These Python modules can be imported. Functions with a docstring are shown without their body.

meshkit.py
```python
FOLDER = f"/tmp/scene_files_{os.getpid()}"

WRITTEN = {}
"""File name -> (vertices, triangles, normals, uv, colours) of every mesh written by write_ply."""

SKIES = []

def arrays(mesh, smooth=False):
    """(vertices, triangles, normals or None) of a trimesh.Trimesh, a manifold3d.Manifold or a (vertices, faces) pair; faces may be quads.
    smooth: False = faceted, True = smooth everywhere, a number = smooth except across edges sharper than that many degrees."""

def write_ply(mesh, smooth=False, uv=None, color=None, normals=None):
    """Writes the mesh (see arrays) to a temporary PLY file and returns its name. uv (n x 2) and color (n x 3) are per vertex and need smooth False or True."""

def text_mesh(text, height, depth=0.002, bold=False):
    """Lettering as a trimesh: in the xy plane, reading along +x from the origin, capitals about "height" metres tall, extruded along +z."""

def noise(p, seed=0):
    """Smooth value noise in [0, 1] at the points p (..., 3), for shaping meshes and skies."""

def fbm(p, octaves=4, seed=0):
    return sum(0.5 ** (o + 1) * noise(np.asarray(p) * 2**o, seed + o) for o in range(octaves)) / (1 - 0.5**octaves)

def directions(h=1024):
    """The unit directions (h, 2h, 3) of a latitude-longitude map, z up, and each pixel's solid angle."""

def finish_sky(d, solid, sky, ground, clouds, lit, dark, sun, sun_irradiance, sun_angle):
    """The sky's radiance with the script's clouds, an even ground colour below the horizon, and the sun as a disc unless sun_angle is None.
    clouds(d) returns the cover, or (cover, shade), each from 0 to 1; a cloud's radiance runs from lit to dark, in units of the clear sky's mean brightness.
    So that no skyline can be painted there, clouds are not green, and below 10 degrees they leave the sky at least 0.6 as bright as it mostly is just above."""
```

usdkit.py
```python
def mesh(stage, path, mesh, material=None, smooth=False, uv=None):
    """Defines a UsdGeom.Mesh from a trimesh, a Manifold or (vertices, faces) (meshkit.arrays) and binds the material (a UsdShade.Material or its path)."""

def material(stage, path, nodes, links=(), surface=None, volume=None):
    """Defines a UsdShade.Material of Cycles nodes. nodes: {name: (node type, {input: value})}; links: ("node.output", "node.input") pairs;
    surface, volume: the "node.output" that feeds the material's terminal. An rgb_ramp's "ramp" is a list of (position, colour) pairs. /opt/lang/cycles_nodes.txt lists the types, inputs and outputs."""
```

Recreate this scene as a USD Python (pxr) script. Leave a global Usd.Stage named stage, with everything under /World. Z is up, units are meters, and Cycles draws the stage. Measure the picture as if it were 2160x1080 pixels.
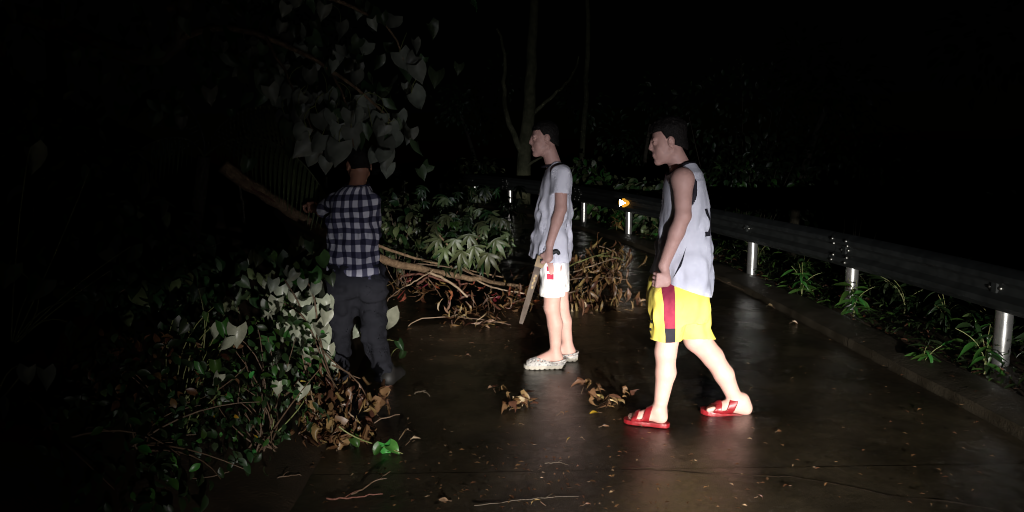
import math, numpy as np, trimesh, usdkit, meshkit
from scipy.interpolate import CubicSpline
from pxr import Usd, UsdGeom, UsdLux, UsdShade, Gf, Sdf

stage = Usd.Stage.CreateInMemory()
UsdGeom.Xform.Define(stage, '/World')
UsdGeom.Scope.Define(stage, '/World/Looks')
# ------------------------------------------------------------------ camera, sky, lamps
F_PX, CAM_H, HORIZON = 1630.0, 1.6, 300.0
PITCH = math.atan((540 - HORIZON) / F_PX)
cam = UsdGeom.Camera.Define(stage, '/World/camera')
cam.CreateHorizontalApertureAttr(36.0)
cam.CreateFocalLengthAttr(36.0 * F_PX / 2160)
cam.CreateClippingRangeAttr(Gf.Vec2f(0.05, 500))
cam.AddTranslateOp().Set(Gf.Vec3d(0, 0, CAM_H))
cam.AddRotateXOp().Set(90 - math.degrees(PITCH))
cam.CreateExposureAttr(0.0)

SKY_STRENGTH = 0.00008         # night: what little the sky gives
dome = UsdLux.DomeLight.Define(stage, '/World/sky')
sky_m = usdkit.material(stage, '/World/Looks/night_sky', {
    "sky": ("sky_texture", {"sky_type": "single_scattering", "sun_disc": False, "sun_elevation": 0.12, "sun_rotation": 2.6}),
    "bg": ("background_shader", {"strength": SKY_STRENGTH})}, [("sky.color", "bg.color")], surface="bg.background")
UsdShade.MaterialBindingAPI.Apply(dome.GetPrim()).Bind(sky_m)
dome.GetPrim().SetCustomDataByKey('kind', 'structure')

# headlamps of the car standing behind the photographer: (x, y, z)
LAMPS = [(0.72, -1.55, 0.72), (2.02, -1.55, 0.72)]
LAMP_POWER = 38000.0
LAMP_AZ = -0.04                # radians to the right of straight ahead


def beam_material():
    """Low beam: full strength below a level cut-off, a weak glare above it that thins out upwards and sideways."""
    N = {"g": ("geometry", {}), "s": ("separate_xyz", {}),
         "az": ("math", {"math_type": "arctan2"}), "azc": ("math", {"math_type": "subtract", "value2": LAMP_AZ}),
         "az2": ("math", {"math_type": "divide", "value2": 0.325}), "az3": ("math", {"math_type": "multiply"}), "azq": ("math", {"math_type": "multiply"}), "az4": ("math", {"math_type": "multiply", "value2": -1.0}),
         "wide": ("math", {"math_type": "exponent"}),
         # cut-off between elevation sines
         "cut": ("map_range", {"range_type": "smoothstep", "from_min": -0.012, "from_max": 0.016, "to_min": 1.0, "to_max": 0.0, "clamp": True}),
         # the part just under the cut-off is the brightest, the near road gets less
         "near": ("map_range", {"range_type": "smoothstep", "from_min": -0.34, "from_max": -0.05, "to_min": 0.14, "to_max": 1.0, "clamp": True}),
         "main": ("math", {"math_type": "multiply"}),
         "up0": ("math", {"math_type": "maximum", "value2": 0.0}), "up1": ("math", {"math_type": "multiply", "value2": -9.4}), "up2": ("math", {"math_type": "exponent"}),
         "up3": ("math", {"math_type": "multiply", "value2": 0.98}),
         "gz": ("math", {"math_type": "divide", "value2": 0.24}), "gz2": ("math", {"math_type": "multiply"}), "gz3": ("math", {"math_type": "multiply", "value2": -1.0}), "gz4": ("math", {"math_type": "exponent"}), "up4": ("math", {"math_type": "multiply"}),
         "sum": ("math", {"math_type": "add"}), "all": ("math", {"math_type": "multiply"}), "pow": ("math", {"math_type": "multiply", "value2": LAMP_POWER}),
         "tint": ("mix_color", {"a": (0.92, 0.92, 1.0), "b": (1.0, 0.95, 0.89)}), "e": ("emission", {})}
    L = [("g.incoming", "s.vector"), ("s.x", "az.value1"), ("s.y", "az.value2"), ("az.value", "azc.value1"), ("azc.value", "az2.value1"), ("az2.value", "az3.value1"), ("az2.value", "az3.value2"),
         ("az3.value", "azq.value1"), ("az3.value", "azq.value2"), ("azq.value", "az4.value1"), ("az4.value", "wide.value1"), ("s.z", "cut.value"), ("s.z", "near.value"), ("cut.result", "main.value1"), ("near.result", "main.value2"),
         ("s.z", "up0.value1"), ("up0.value", "up1.value1"), ("up1.value", "up2.value1"), ("up2.value", "up3.value1"), ("main.value", "sum.value1"), ("az.value", "gz.value1"), ("gz.value", "gz2.value1"), ("gz.value", "gz2.value2"), ("gz2.value", "gz3.value1"), ("gz3.value", "gz4.value1"), ("gz4.value", "up4.value1"), ("up3.value", "up4.value2"), ("up4.value", "sum.value2"),
         ("sum.value", "all.value1"), ("wide.value", "all.value2"), ("all.value", "pow.value1"), ("pow.value", "e.strength"), ("cut.result", "tint.fac"), ("tint.result", "e.color")]
    return usdkit.material(stage, '/World/Looks/headlamp_beam', N, L, surface="e.emission")


# ------------------------------------------------------------------ helpers
rng = np.random.default_rng(7)
_used = {}


def at(px, py, Y):
    """The point at world depth Y on the line of sight through a pixel of the 2160 x 1080 photograph."""
    d = np.array([(px - 1080) / F_PX, 1.0, -(py - 540) / F_PX])
    c, s = math.cos(PITCH), math.sin(PITCH)
    D = np.array([d[0], c * d[1] + s * d[2], -s * d[1] + c * d[2]])
    return D * (Y / D[1]) + np.array([0, 0, CAM_H])


def gp(px, py, z=0.0):
    d = at(px, py, 1.0) - np.array([0, 0, CAM_H])
    t = (z - CAM_H) / d[2]
    return d * t + np.array([0, 0, CAM_H])


def pathname(name, parent):
    base = str(parent.GetPath()) if parent else '/World'
    k = (base, name)
    n = _used.get(k, 0)
    _used[k] = n + 1
    return f"{base}/{name}" + (f"_{n:03d}" if n else "")


def meta(p, label=None, cat=None, group=None, kind=None):
    for k, v in (('label', label), ('category', cat), ('group', group), ('kind', kind)):
        if v:
            p.SetCustomDataByKey(k, v)
    return p


def thing(name, label, cat, loc=(0, 0, 0), yaw=0.0, group=None, kind=None):
    x = UsdGeom.Xform.Define(stage, pathname(name, None))
    x.AddTranslateOp().Set(Gf.Vec3d(*map(float, loc)))
    if yaw:
        x.AddRotateZOp().Set(float(yaw))
    p = meta(x.GetPrim(), label, cat, group, kind)
    return p


def obj(name, mesh, mat, parent=None, smooth=False, label=None, cat=None, group=None, kind=None, uv=None, off=None):
    if off is not None:
        v, f, _ = meshkit.arrays(mesh)
        mesh = (v - np.asarray(off, float), f)
    if uv is None:                                       # drop points that no face uses
        v, f, _ = meshkit.arrays(mesh)
        used, inv = np.unique(f, return_inverse=True)
        mesh = (v[used], inv.reshape(f.shape))
    m = usdkit.mesh(stage, pathname(name, parent), mesh, mat, smooth=smooth, uv=uv)
    m.CreateDoubleSidedAttr(True)
    return meta(m.GetPrim(), label, cat, group, kind)


def cat_(meshes):
    vs, fs, n = [], [], 0
    for m in meshes:
        v, f = (m.vertices, m.faces) if hasattr(m, 'vertices') else m
        vs.append(np.asarray(v)); fs.append(np.asarray(f) + n); n += len(v)
    return np.vstack(vs), np.vstack(fs)


def tube(pts, r, sides=6, cap=True):
    p = np.asarray(pts, float)
    r = np.broadcast_to(r, (len(p),)).astype(float)
    t = np.gradient(p, axis=0)
    t /= np.linalg.norm(t, axis=1, keepdims=True) + 1e-12
    ref = np.array([0.31, 0.17, 0.93]) if abs(t[:, 2]).mean() < .85 else np.array([0.9, 0.4, 0.1])
    a = np.cross(t, ref); a /= np.linalg.norm(a, axis=1, keepdims=True) + 1e-12
    b = np.cross(t, a)
    ang = np.arange(sides) * 2 * np.pi / sides
    v = (p[:, None] + r[:, None, None] * (np.cos(ang)[None, :, None] * a[:, None] + np.sin(ang)[None, :, None] * b[:, None])).reshape(-1, 3)
    f = []
    n = len(p)
    for i in range(n - 1):
        for j in range(sides):
            k = (j + 1) % sides
            q = (i * sides + j, i * sides + k, (i + 1) * sides + k, (i + 1) * sides + j)
            f += [(q[0], q[2], q[1]), (q[0], q[3], q[2])]
    if cap:
        v = np.vstack([v, p[:1], p[-1:]])
        for j in range(sides):
            k = (j + 1) % sides
            f += [(len(v) - 2, j, k), (len(v) - 1, (n - 1) * sides + k, (n - 1) * sides + j)]
    return v, np.array(f)


def curve(pts, n=10, wob=0.0, seed=0):
    p = np.asarray(pts, float)
    if len(p) == 2:
        q = p[0] + np.linspace(0, 1, n)[:, None] * (p[1] - p[0])
    else:
        s = np.r_[0, np.cumsum(np.linalg.norm(np.diff(p, axis=0), axis=1))]
        q = CubicSpline(s, p)(np.linspace(0, s[-1], n))
    if wob:
        q = q + np.random.default_rng(seed).normal(0, wob, q.shape)
    return q


def box(sx, sy, sz, c=(0, 0, 0), bev=0.0):
    m = trimesh.creation.box([sx, sy, sz])
    if bev:
        v = []
        for s in np.array(np.meshgrid([-1, 1], [-1, 1], [-1, 1])).T.reshape(-1, 3):
            for k in range(3):
                e = s * np.array([sx, sy, sz]) / 2 - s * bev
                e[k] += s[k] * bev
                v.append(e)
        m = trimesh.convex.convex_hull(np.array(v))
    m.apply_translation(c)
    return m


# ------------------------------------------------------------------ materials
def mat(name, col, rough=0.6, col2=None, scale=8.0, metal=0.0, bump=0.0, bscale=60.0, spec=0.5, rand=0.0, coat=0.0, lo=0.35, hi=0.65, rough2=None, extra=None):
    N = {"p": ("principled_bsdf", {"base_color": col, "roughness": rough, "metallic": metal, "specular_ior_level": spec, "coat_weight": coat, "coat_roughness": 0.12})}
    L = []
    N["tc"] = ("texture_coordinate", {})
    if col2 is not None:
        N["n"] = ("noise_texture", {"scale": scale, "detail": 5.0, "roughness": 0.6})
        N["r"] = ("rgb_ramp", {"ramp": [(lo, col), (hi, col2)]})
        L += [("tc.object", "n.vector"), ("n.fac", "r.fac")]
        src = "r.color"
        if rand:
            N["oi"] = ("object_info", {})
            N["mr"] = ("map_range", {"from_min": 0.0, "from_max": 1.0, "to_min": 1 - rand, "to_max": 1 + rand})
            N["hv"] = ("hsv", {"hue": 0.5, "saturation": 1.0, "fac": 1.0})
            L += [("oi.random", "mr.value"), ("mr.result", "hv.value"), ("r.color", "hv.color")]
            src = "hv.color"
        L += [(src, "p.base_color")]
        if rough2 is not None:
            N["rr"] = ("map_range", {"from_min": lo, "from_max": hi, "to_min": rough, "to_max": rough2})
            L += [("n.fac", "rr.value"), ("rr.result", "p.roughness")]
    if bump:
        N["bn"] = ("noise_texture", {"scale": bscale, "detail": 3.0})
        N["b"] = ("bump", {"strength": 1.0, "distance": bump})
        L += [("tc.object", "bn.vector"), ("bn.fac", "b.height"), ("b.normal", "p.normal")]
    return usdkit.material(stage, '/World/Looks/' + name, N, L, surface="p.BSDF")


def leaf_mat(name, top, under, rough=0.35, trans=0.25, var=0.35, tcol=None, hue=0.03):
    """Leaf: glossy upper side, paler underside, some light through; each leaf its own tone."""
    N = {"g": ("geometry", {}), "oi": ("object_info", {}),
         "mx": ("mix_color", {"a": top, "b": under}),
         "tc": ("texture_coordinate", {}), "n": ("noise_texture", {"scale": 22.0, "detail": 3.0}),
         "mrn": ("map_range", {"from_min": 0.3, "from_max": 0.7, "to_min": 0.8, "to_max": 1.2}),
         "mr": ("map_range", {"from_min": 0.0, "from_max": 1.0, "to_min": 1 - var, "to_max": 1 + var}),
         "mm": ("math", {"math_type": "multiply"}),
         "mh": ("map_range", {"from_min": 0.0, "from_max": 1.0, "to_min": 0.5 - hue, "to_max": 0.5 + hue}),
         "hv": ("hsv", {"saturation": 1.0, "fac": 1.0}),
         "p": ("principled_bsdf", {"roughness": rough, "specular_ior_level": 0.4}),
         "t": ("translucent_bsdf", {"color": tcol or tuple(min(1, 1.6 * c) for c in top)}),
         "ms": ("mix_closure", {"fac": trans})}
    L = [("g.backfacing", "mx.fac"), ("oi.random", "mr.value"), ("oi.random", "mh.value"), ("tc.object", "n.vector"), ("n.fac", "mrn.value"), ("mr.result", "mm.value1"), ("mrn.result", "mm.value2"),
         ("mm.value", "hv.value"), ("mh.result", "hv.hue"), ("mx.result", "hv.color"), ("hv.color", "p.base_color"), ("p.BSDF", "ms.closure1"), ("t.BSDF", "ms.closure2")]
    return usdkit.material(stage, '/World/Looks/' + name, N, L, surface="ms.closure")


M = {}
M['skin'] = mat('skin', (0.49, 0.28, 0.23), 0.55, (0.55, 0.325, 0.275), scale=14, spec=0.35)
M['skin_tan'] = mat('skin_tan', (0.27, 0.125, 0.08), 0.5, (0.33, 0.16, 0.10), scale=14, spec=0.35)
M['hair'] = mat('black_hair', (0.007, 0.006, 0.005), 0.7, (0.012, 0.010, 0.009), scale=90, bump=0.004, bscale=160, spec=0.15)
M['grey_cloth'] = mat('pale_grey_jersey_cloth', (0.66, 0.65, 0.71), 0.9, (0.73, 0.72, 0.78), scale=7, spec=0.15, bump=0.0015, bscale=25)
M['white_cloth'] = mat('white_cloth', (0.74, 0.73, 0.73), 0.9, (0.80, 0.79, 0.79), scale=7, spec=0.15, bump=0.0015, bscale=25)
M['jersey_cloth'] = mat('white_mesh_jersey', (0.57, 0.57, 0.63), 0.85, (0.64, 0.64, 0.70), scale=9, spec=0.2, bump=0.0015, bscale=28)
M['black_cloth'] = mat('black_cloth', (0.014, 0.013, 0.018), 0.85, (0.022, 0.02, 0.028), scale=12, spec=0.2)
M['red_print'] = mat('red_print', (0.42, 0.035, 0.07), 0.8, (0.47, 0.045, 0.085), scale=30, spec=0.2)
M['maroon_cloth'] = mat('maroon_cloth', (0.21, 0.02, 0.045), 0.85, (0.26, 0.028, 0.055), scale=40, spec=0.2)
M['yellow_cloth'] = mat('yellow_cloth', (0.78, 0.63, 0.10), 0.85, (0.84, 0.69, 0.13), scale=9, spec=0.2, bump=0.0015, bscale=25)
M['trouser_cloth'] = mat('dark_navy_trouser_cloth', (0.013, 0.0135, 0.018), 0.9, (0.020, 0.0205, 0.027), scale=9, spec=0.15, bump=0.003, bscale=22)
M['red_rubber'] = mat('red_rubber', (0.17, 0.007, 0.010), 0.4, (0.21, 0.010, 0.014), scale=20)
M['clog_foam'] = mat('speckled_white_foam', (0.42, 0.40, 0.38), 0.6, (0.10, 0.10, 0.11), scale=80, lo=0.5, hi=0.64)
M['sole_foam'] = mat('cream_sole_foam', (0.42, 0.39, 0.33), 0.6, (0.34, 0.31, 0.26), scale=25)
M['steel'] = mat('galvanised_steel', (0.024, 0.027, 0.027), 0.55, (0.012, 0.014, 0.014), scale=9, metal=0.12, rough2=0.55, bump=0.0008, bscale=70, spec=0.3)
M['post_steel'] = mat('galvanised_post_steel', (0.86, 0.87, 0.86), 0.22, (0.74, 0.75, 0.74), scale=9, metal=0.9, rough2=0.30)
M['bolt_steel'] = mat('bolt_steel', (0.32, 0.32, 0.30), 0.38, metal=1.0)
M['amber'] = mat('amber_plastic', (0.75, 0.36, 0.03), 0.35)
M['amber_reflector'] = mat('amber_reflector', (0.60, 0.30, 0.03), 0.62, metal=1.0)
M['reflector'] = mat('white_reflector', (0.85, 0.8, 0.7), 0.2, metal=1.0)
M['saw_blade'] = mat('rusty_saw_steel', (0.06, 0.044, 0.034), 0.7, (0.095, 0.075, 0.06), scale=18, metal=0.0, spec=0.15)
M['saw_yellow'] = mat('yellow_plastic', (0.24, 0.135, 0.008), 0.5, (0.17, 0.095, 0.007), scale=18)
M['saw_black'] = mat('black_rubber_grip', (0.015, 0.014, 0.013), 0.6)
M['soil'] = mat('dark_wet_soil', (0.020, 0.013, 0.008), 0.55, (0.045, 0.030, 0.018), scale=6, bump=0.004, bscale=70)
M['kerb'] = mat('wet_concrete', (0.022, 0.0175, 0.0105), 0.45, (0.044, 0.035, 0.021), scale=5, bump=0.004, bscale=60, rough2=0.65)
M['bark'] = mat('brown_bark', (0.13, 0.08, 0.045), 0.7, (0.25, 0.165, 0.095), scale=26, bump=0.012, bscale=45)
M['red_bark'] = mat('red_brown_bark', (0.085, 0.026, 0.017), 0.7, (0.14, 0.055, 0.034), scale=20, bump=0.01, bscale=45)
M['pale_bark'] = mat('pale_lichen_bark', (0.042, 0.046, 0.024), 0.9, (0.085, 0.086, 0.048), scale=7, spec=0.2, bump=0.02, bscale=20)
M['dark_bark'] = mat('dark_bark', (0.05, 0.045, 0.03), 0.85, (0.085, 0.075, 0.05), scale=9, bump=0.02, bscale=20)
M['stripped_wood'] = mat('stripped_pale_wood', (0.38, 0.28, 0.19), 0.55, (0.26, 0.18, 0.11), scale=22)
M['twig'] = mat('brown_twig', (0.08, 0.05, 0.03), 0.6, (0.15, 0.095, 0.058), scale=25)
M['straw'] = mat('wet_straw', (0.055, 0.043, 0.028), 0.6, (0.09, 0.068, 0.045), scale=25)
M['green_stem'] = mat('green_stem', (0.16, 0.20, 0.06), 0.5, (0.22, 0.22, 0.09), scale=18)
M['leaf_pale'] = leaf_mat('pale_underside_leaf', (0.045, 0.11, 0.028), (0.34, 0.36, 0.27), 0.32, 0.18, 0.25)
M['leaf_grey'] = leaf_mat('dull_grey_green_leaf', (0.044, 0.070, 0.032), (0.145, 0.155, 0.125), 0.45, 0.12, 0.5)
M['leaf_green'] = leaf_mat('green_leaf', (0.034, 0.10, 0.018), (0.08, 0.14, 0.045), 0.38, 0.25)
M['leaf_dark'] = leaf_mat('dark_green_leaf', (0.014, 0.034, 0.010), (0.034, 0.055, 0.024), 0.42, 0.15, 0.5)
M['leaf_sage'] = leaf_mat('grey_green_leaf', (0.078, 0.096, 0.040), (0.135, 0.15, 0.08), 0.42, 0.2, 0.5)
M['leaf_bright'] = leaf_mat('fresh_green_leaf', (0.06, 0.24, 0.045), (0.12, 0.30, 0.09), 0.3, 0.3)
M['leaf_yellow'] = leaf_mat('yellowed_leaf', (0.50, 0.30, 0.03), (0.45, 0.30, 0.06), 0.4, 0.25, 0.2)
M['leaf_dead'] = leaf_mat('dead_brown_leaf', (0.085, 0.038, 0.017), (0.14, 0.075, 0.037), 0.4, 0.15, 0.5, tcol=(0.16, 0.07, 0.025))
M['leaf_straw'] = leaf_mat('straw_brown_leaf', (0.15, 0.082, 0.032), (0.20, 0.12, 0.055), 0.4, 0.15, 0.5, tcol=(0.22, 0.12, 0.04))
M['leaf_tan'] = leaf_mat('pale_tan_leaf', (0.28, 0.185, 0.11), (0.36, 0.265, 0.18), 0.42, 0.15, 0.2, tcol=(0.4, 0.25, 0.12))
M['leaf_red'] = leaf_mat('reddened_leaf', (0.20, 0.03, 0.02), (0.24, 0.06, 0.04), 0.4, 0.15, 0.4, tcol=(0.3, 0.05, 0.03))
M['car_paint'] = mat('grey_car_paint', (0.12, 0.12, 0.13), 0.3, coat=0.6)
M['car_glass'] = mat('dark_car_glass', (0.01, 0.01, 0.012), 0.05)
M['rubber'] = mat('tyre_rubber', (0.015, 0.015, 0.015), 0.8)
M['chrome'] = mat('lamp_chrome', (0.7, 0.7, 0.7), 0.15, metal=1.0)
M['lamp'] = beam_material()


def road_material():
    N = {"tc": ("texture_coordinate", {}),
         "n1": ("noise_texture", {"scale": 1.1, "detail": 6.0, "roughness": 0.62}),
         "c1": ("rgb_ramp", {"ramp": [(0.32, (0.008, 0.0064, 0.004)), (0.5, (0.021, 0.0165, 0.0103)), (0.68, (0.046, 0.036, 0.0225))]}),
         "n2": ("noise_texture", {"scale": 120.0, "detail": 3.0, "roughness": 0.6}),
         "c2": ("map_range", {"from_min": 0.3, "from_max": 0.7, "to_min": 0.55, "to_max": 1.45}),
         "hv": ("hsv", {"hue": 0.5, "saturation": 1.0, "fac": 1.0}),
         "n3": ("noise_texture", {"scale": 2.3, "detail": 5.0, "roughness": 0.6}),
         "r3": ("map_range", {"from_min": 0.38, "from_max": 0.62, "to_min": 0.11, "to_max": 0.36, "clamp": True}),
         "n4": ("noise_texture", {"scale": 150.0, "detail": 4.0, "roughness": 0.7}),
         "n5": ("noise_texture", {"scale": 9.0, "detail": 2.0}),
         "add": ("math", {"math_type": "multiply_add", "value2": 2.0}),
         "b": ("bump", {"strength": 0.45, "distance": 0.005}),
         "p": ("principled_bsdf", {"specular_ior_level": 0.36})}
    L = [("tc.object", f"n{i}.vector") for i in range(1, 6)]
    L += [("n1.fac", "c1.fac"), ("n2.fac", "c2.value"), ("c2.result", "hv.value"), ("c1.color", "hv.color"), ("hv.color", "p.base_color"), ("n3.fac", "r3.value"), ("r3.result", "p.roughness"),
          ("n5.fac", "add.value1"), ("n4.fac", "add.value3"), ("add.value", "b.height"), ("b.normal", "p.normal")]
    return usdkit.material(stage, '/World/Looks/wet_road_concrete', N, L, surface="p.BSDF")


M['road'] = road_material()


def plaid_material():
    """Woven check: pale squares between navy bands, read off the cloth's own st coordinates."""
    N = {"uv": ("uvmap", {"attribute": "st"}), "s": ("separate_xyz", {}), "nz": ("noise_texture", {"scale": 9.0, "detail": 2.0}), "tc": ("texture_coordinate", {})}
    L = [("uv.UV", "s.vector"), ("tc.object", "nz.vector")]
    for k in "xy":
        N["m" + k] = ("math", {"math_type": "divide", "value2": 0.074})
        N["w" + k] = ("math", {"math_type": "pingpong", "value2": 0.5})
        N["r" + k] = ("map_range", {"range_type": "smoothstep", "from_min": 0.2, "from_max": 0.27, "to_min": 0.0, "to_max": 1.0})
        L += [(f"s.{k}", f"m{k}.value1"), (f"m{k}.value", f"w{k}.value1"), (f"w{k}.value", f"r{k}.value")]
    N["sum"] = ("math", {"math_type": "add"})
    N["half"] = ("math", {"math_type": "multiply", "value2": 0.5})
    N["ramp"] = ("rgb_ramp", {"ramp": [(0.0, (0.020, 0.020, 0.042)), (0.5, (0.085, 0.083, 0.135)), (0.95, (0.56, 0.55, 0.62))]})
    N["p"] = ("principled_bsdf", {"roughness": 0.9, "specular_ior_level": 0.15})
    L += [("rx.result", "sum.value1"), ("ry.result", "sum.value2"), ("sum.value", "half.value1"), ("half.value", "ramp.fac"), ("ramp.color", "p.base_color")]
    return usdkit.material(stage, '/World/Looks/navy_white_check_cloth', N, L, surface="p.BSDF")


M['plaid'] = plaid_material()

# ------------------------------------------------------------------ the road's line
RAIL = np.array([(3.62, -6), (3.68, -2.8), (3.68, -0.75), (3.66, 1.25), (3.6, 3.25), (3.45, 5.27), (3.2, 7.2), (2.84, 9.05), (2.45, 11.05), (1.98, 13.05), (1.41, 15.05), (0.75, 16.95), (-0.05, 18.8), (-0.98, 20.55), (-2.05, 22.25), (-3.3, 23.8), (-4.7, 25.2), (-6.3, 26.4), (-8.0, 27.4), (-9.8, 28.2), (-11.7, 28.8)])
EDGE = np.array([(2.86, -8), (2.85, -3), (2.83, 1), (2.79, 4.03), (2.72, 5.2), (2.62, 6.74), (2.42, 9.0), (2.06, 11.0), (1.6, 13.0), (1.04, 14.9), (0.38, 16.7), (-0.42, 18.5), (-1.35, 20.2), (-2.4, 21.85), (-3.65, 23.35), (-5.0, 24.7), (-6.6, 25.9), (-8.2, 26.8), (-10.0, 27.6), (-11.9, 28.2)])


class Line:
    def __init__(self, p, ds=0.1):
        s = np.r_[0, np.cumsum(np.linalg.norm(np.diff(p, axis=0), axis=1))]
        self.L, self.c = s[-1], CubicSpline(s, p)
        self.s = np.arange(0, self.L, ds)
        self.p = self.c(self.s)

    def frame(self, s):
        t = self.c(s, 1)
        t = t / np.linalg.norm(t, axis=-1, keepdims=True)
        return self.c(s), t, np.stack([t[..., 1], -t[..., 0]], -1)   # point, along, to the right


edge, rail = Line(EDGE), Line(RAIL)
WIDTH = 3.85


def lateral(x, y):
    """Signed distance to the road's right edge (positive to the right, away from the road)."""
    q = np.stack([x, y], -1).reshape(-1, 2)
    from scipy.spatial import cKDTree
    d, i = cKDTree(edge.p).query(q)
    _, t, r = edge.frame(edge.s[i])
    sgn = np.sign(((q - edge.p[i]) * r).sum(1))
    return (d * np.where(sgn == 0, 1, sgn)).reshape(np.shape(x))


def ground_z(x, y):
    x, y = np.asarray(x, float), np.asarray(y, float)
    d = lateral(x, y)
    z = np.full(d.shape, -0.09)
    rgt = d > 0.36
    fall = np.maximum(d - 1.1, 0)
    z = np.where(rgt, 0.045 - 0.02 * np.clip(d - 0.36, 0, 1) - np.minimum(fall * 0.55, 4.5 + 0.05 * fall), z)
    e = -(d + WIDTH)
    rise = np.maximum(e - 0.35, 0)
    zl = -0.09 + 0.105 * np.clip((e + 0.26) / 0.24, 0, 1) + 0.012 * np.clip(e / 0.3, 0, 1) + 0.5 * rise
    zl = np.where(zl > 3, 3 + (zl - 3) * 0.55, zl)
    z = np.where(e > -0.27, np.minimum(zl, 14), z)
    n = meshkit.fbm(np.stack([x * 0.9, y * 0.9, np.zeros_like(x)], -1), 4, 3) - 0.5
    z = z + np.where(e > -.15, np.clip(e + .15, 0, 1.2) * 0.30 * n, 0) + np.where(rgt, np.clip(d - 0.36, 0, 1.5) * 0.12 * n, 0)
    return z


gx = np.unique(np.r_[np.linspace(-200, -20, 16), np.linspace(-20, -5, 31), np.linspace(-5, 6, 89), np.linspace(6, 20, 22), np.linspace(20, 200, 16)])
gy = np.unique(np.r_[np.linspace(-60, -6, 12), np.linspace(-6, 0, 13), np.linspace(0, 16, 100), np.linspace(16, 40, 60), np.linspace(40, 240, 20)])
GX, GY = np.meshgrid(gx, gy, indexing='ij')
V = np.stack([GX, GY, ground_z(GX, GY)], -1).reshape(-1, 3)
nx, ny = len(gx), len(gy)
I, J = np.meshgrid(np.arange(nx - 1), np.arange(ny - 1), indexing='ij')
a = (I * ny + J).ravel(); b = ((I + 1) * ny + J).ravel(); c = ((I + 1) * ny + J + 1).ravel(); d_ = (I * ny + J + 1).ravel()
obj('ground', (V, np.vstack([np.c_[a, b, c], np.c_[a, c, d_]])), M['soil'], smooth=True, kind='structure')


def strip(s0, s1, offs, zs, ds=0.2, line=edge):
    s = np.linspace(s0, s1, max(2, int((s1 - s0) / ds) + 1))
    p, t, r = line.frame(s)
    o, z = np.asarray(offs, float), np.asarray(zs, float)
    v = np.concatenate([(p[:, None] + o[None, :, None] * r[:, None]), np.broadcast_to(z[None, :, None], (len(s), len(o), 1))], -1)
    n, m = len(s), len(o)
    i, j = np.meshgrid(np.arange(n - 1), np.arange(m - 1), indexing='ij')
    k = (i * m + j).ravel()
    return v.reshape(-1, 3), np.vstack([np.c_[k, k + 1, k + m + 1], np.c_[k, k + m + 1, k + m]])


# road: concrete slabs with open joints over a dark bed
road = thing('road', None, None, kind='structure')
obj('roadbed', strip(0, edge.L - 0.5, [-WIDTH, -1.9, 0.02], [-0.03] * 3), M['soil'], road)
s_ref = edge.s[np.argmin(abs(edge.p[:, 1] - 3.72))]
joints = [s_ref + 5.1 * k for k in range(-2, 6)]
for k in range(len(joints) - 1):
    g = 0.004
    of = np.r_[-WIDTH, np.linspace(-WIDTH + 0.02, -0.03, 15), -0.008]
    v, f = strip(joints[k] + g, min(joints[k + 1] - g, edge.L - 0.4), of, np.r_[-0.03, np.zeros(15), -0.02])
    n = meshkit.fbm(v * np.array([1.1, 1.1, 0]), 3, 11) - 0.5
    v[:, 2] += 0.012 * n + 0.0015 * (k % 2)
    obj('slab', (v, f), M['road'], road, smooth=True)
cr = curve([gp(1330, 990), gp(1450, 996), gp(1600, 1004), gp(1760, 1022), gp(1880, 1048), gp(2010, 1062), gp(2160, 1100)], 60)
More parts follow.
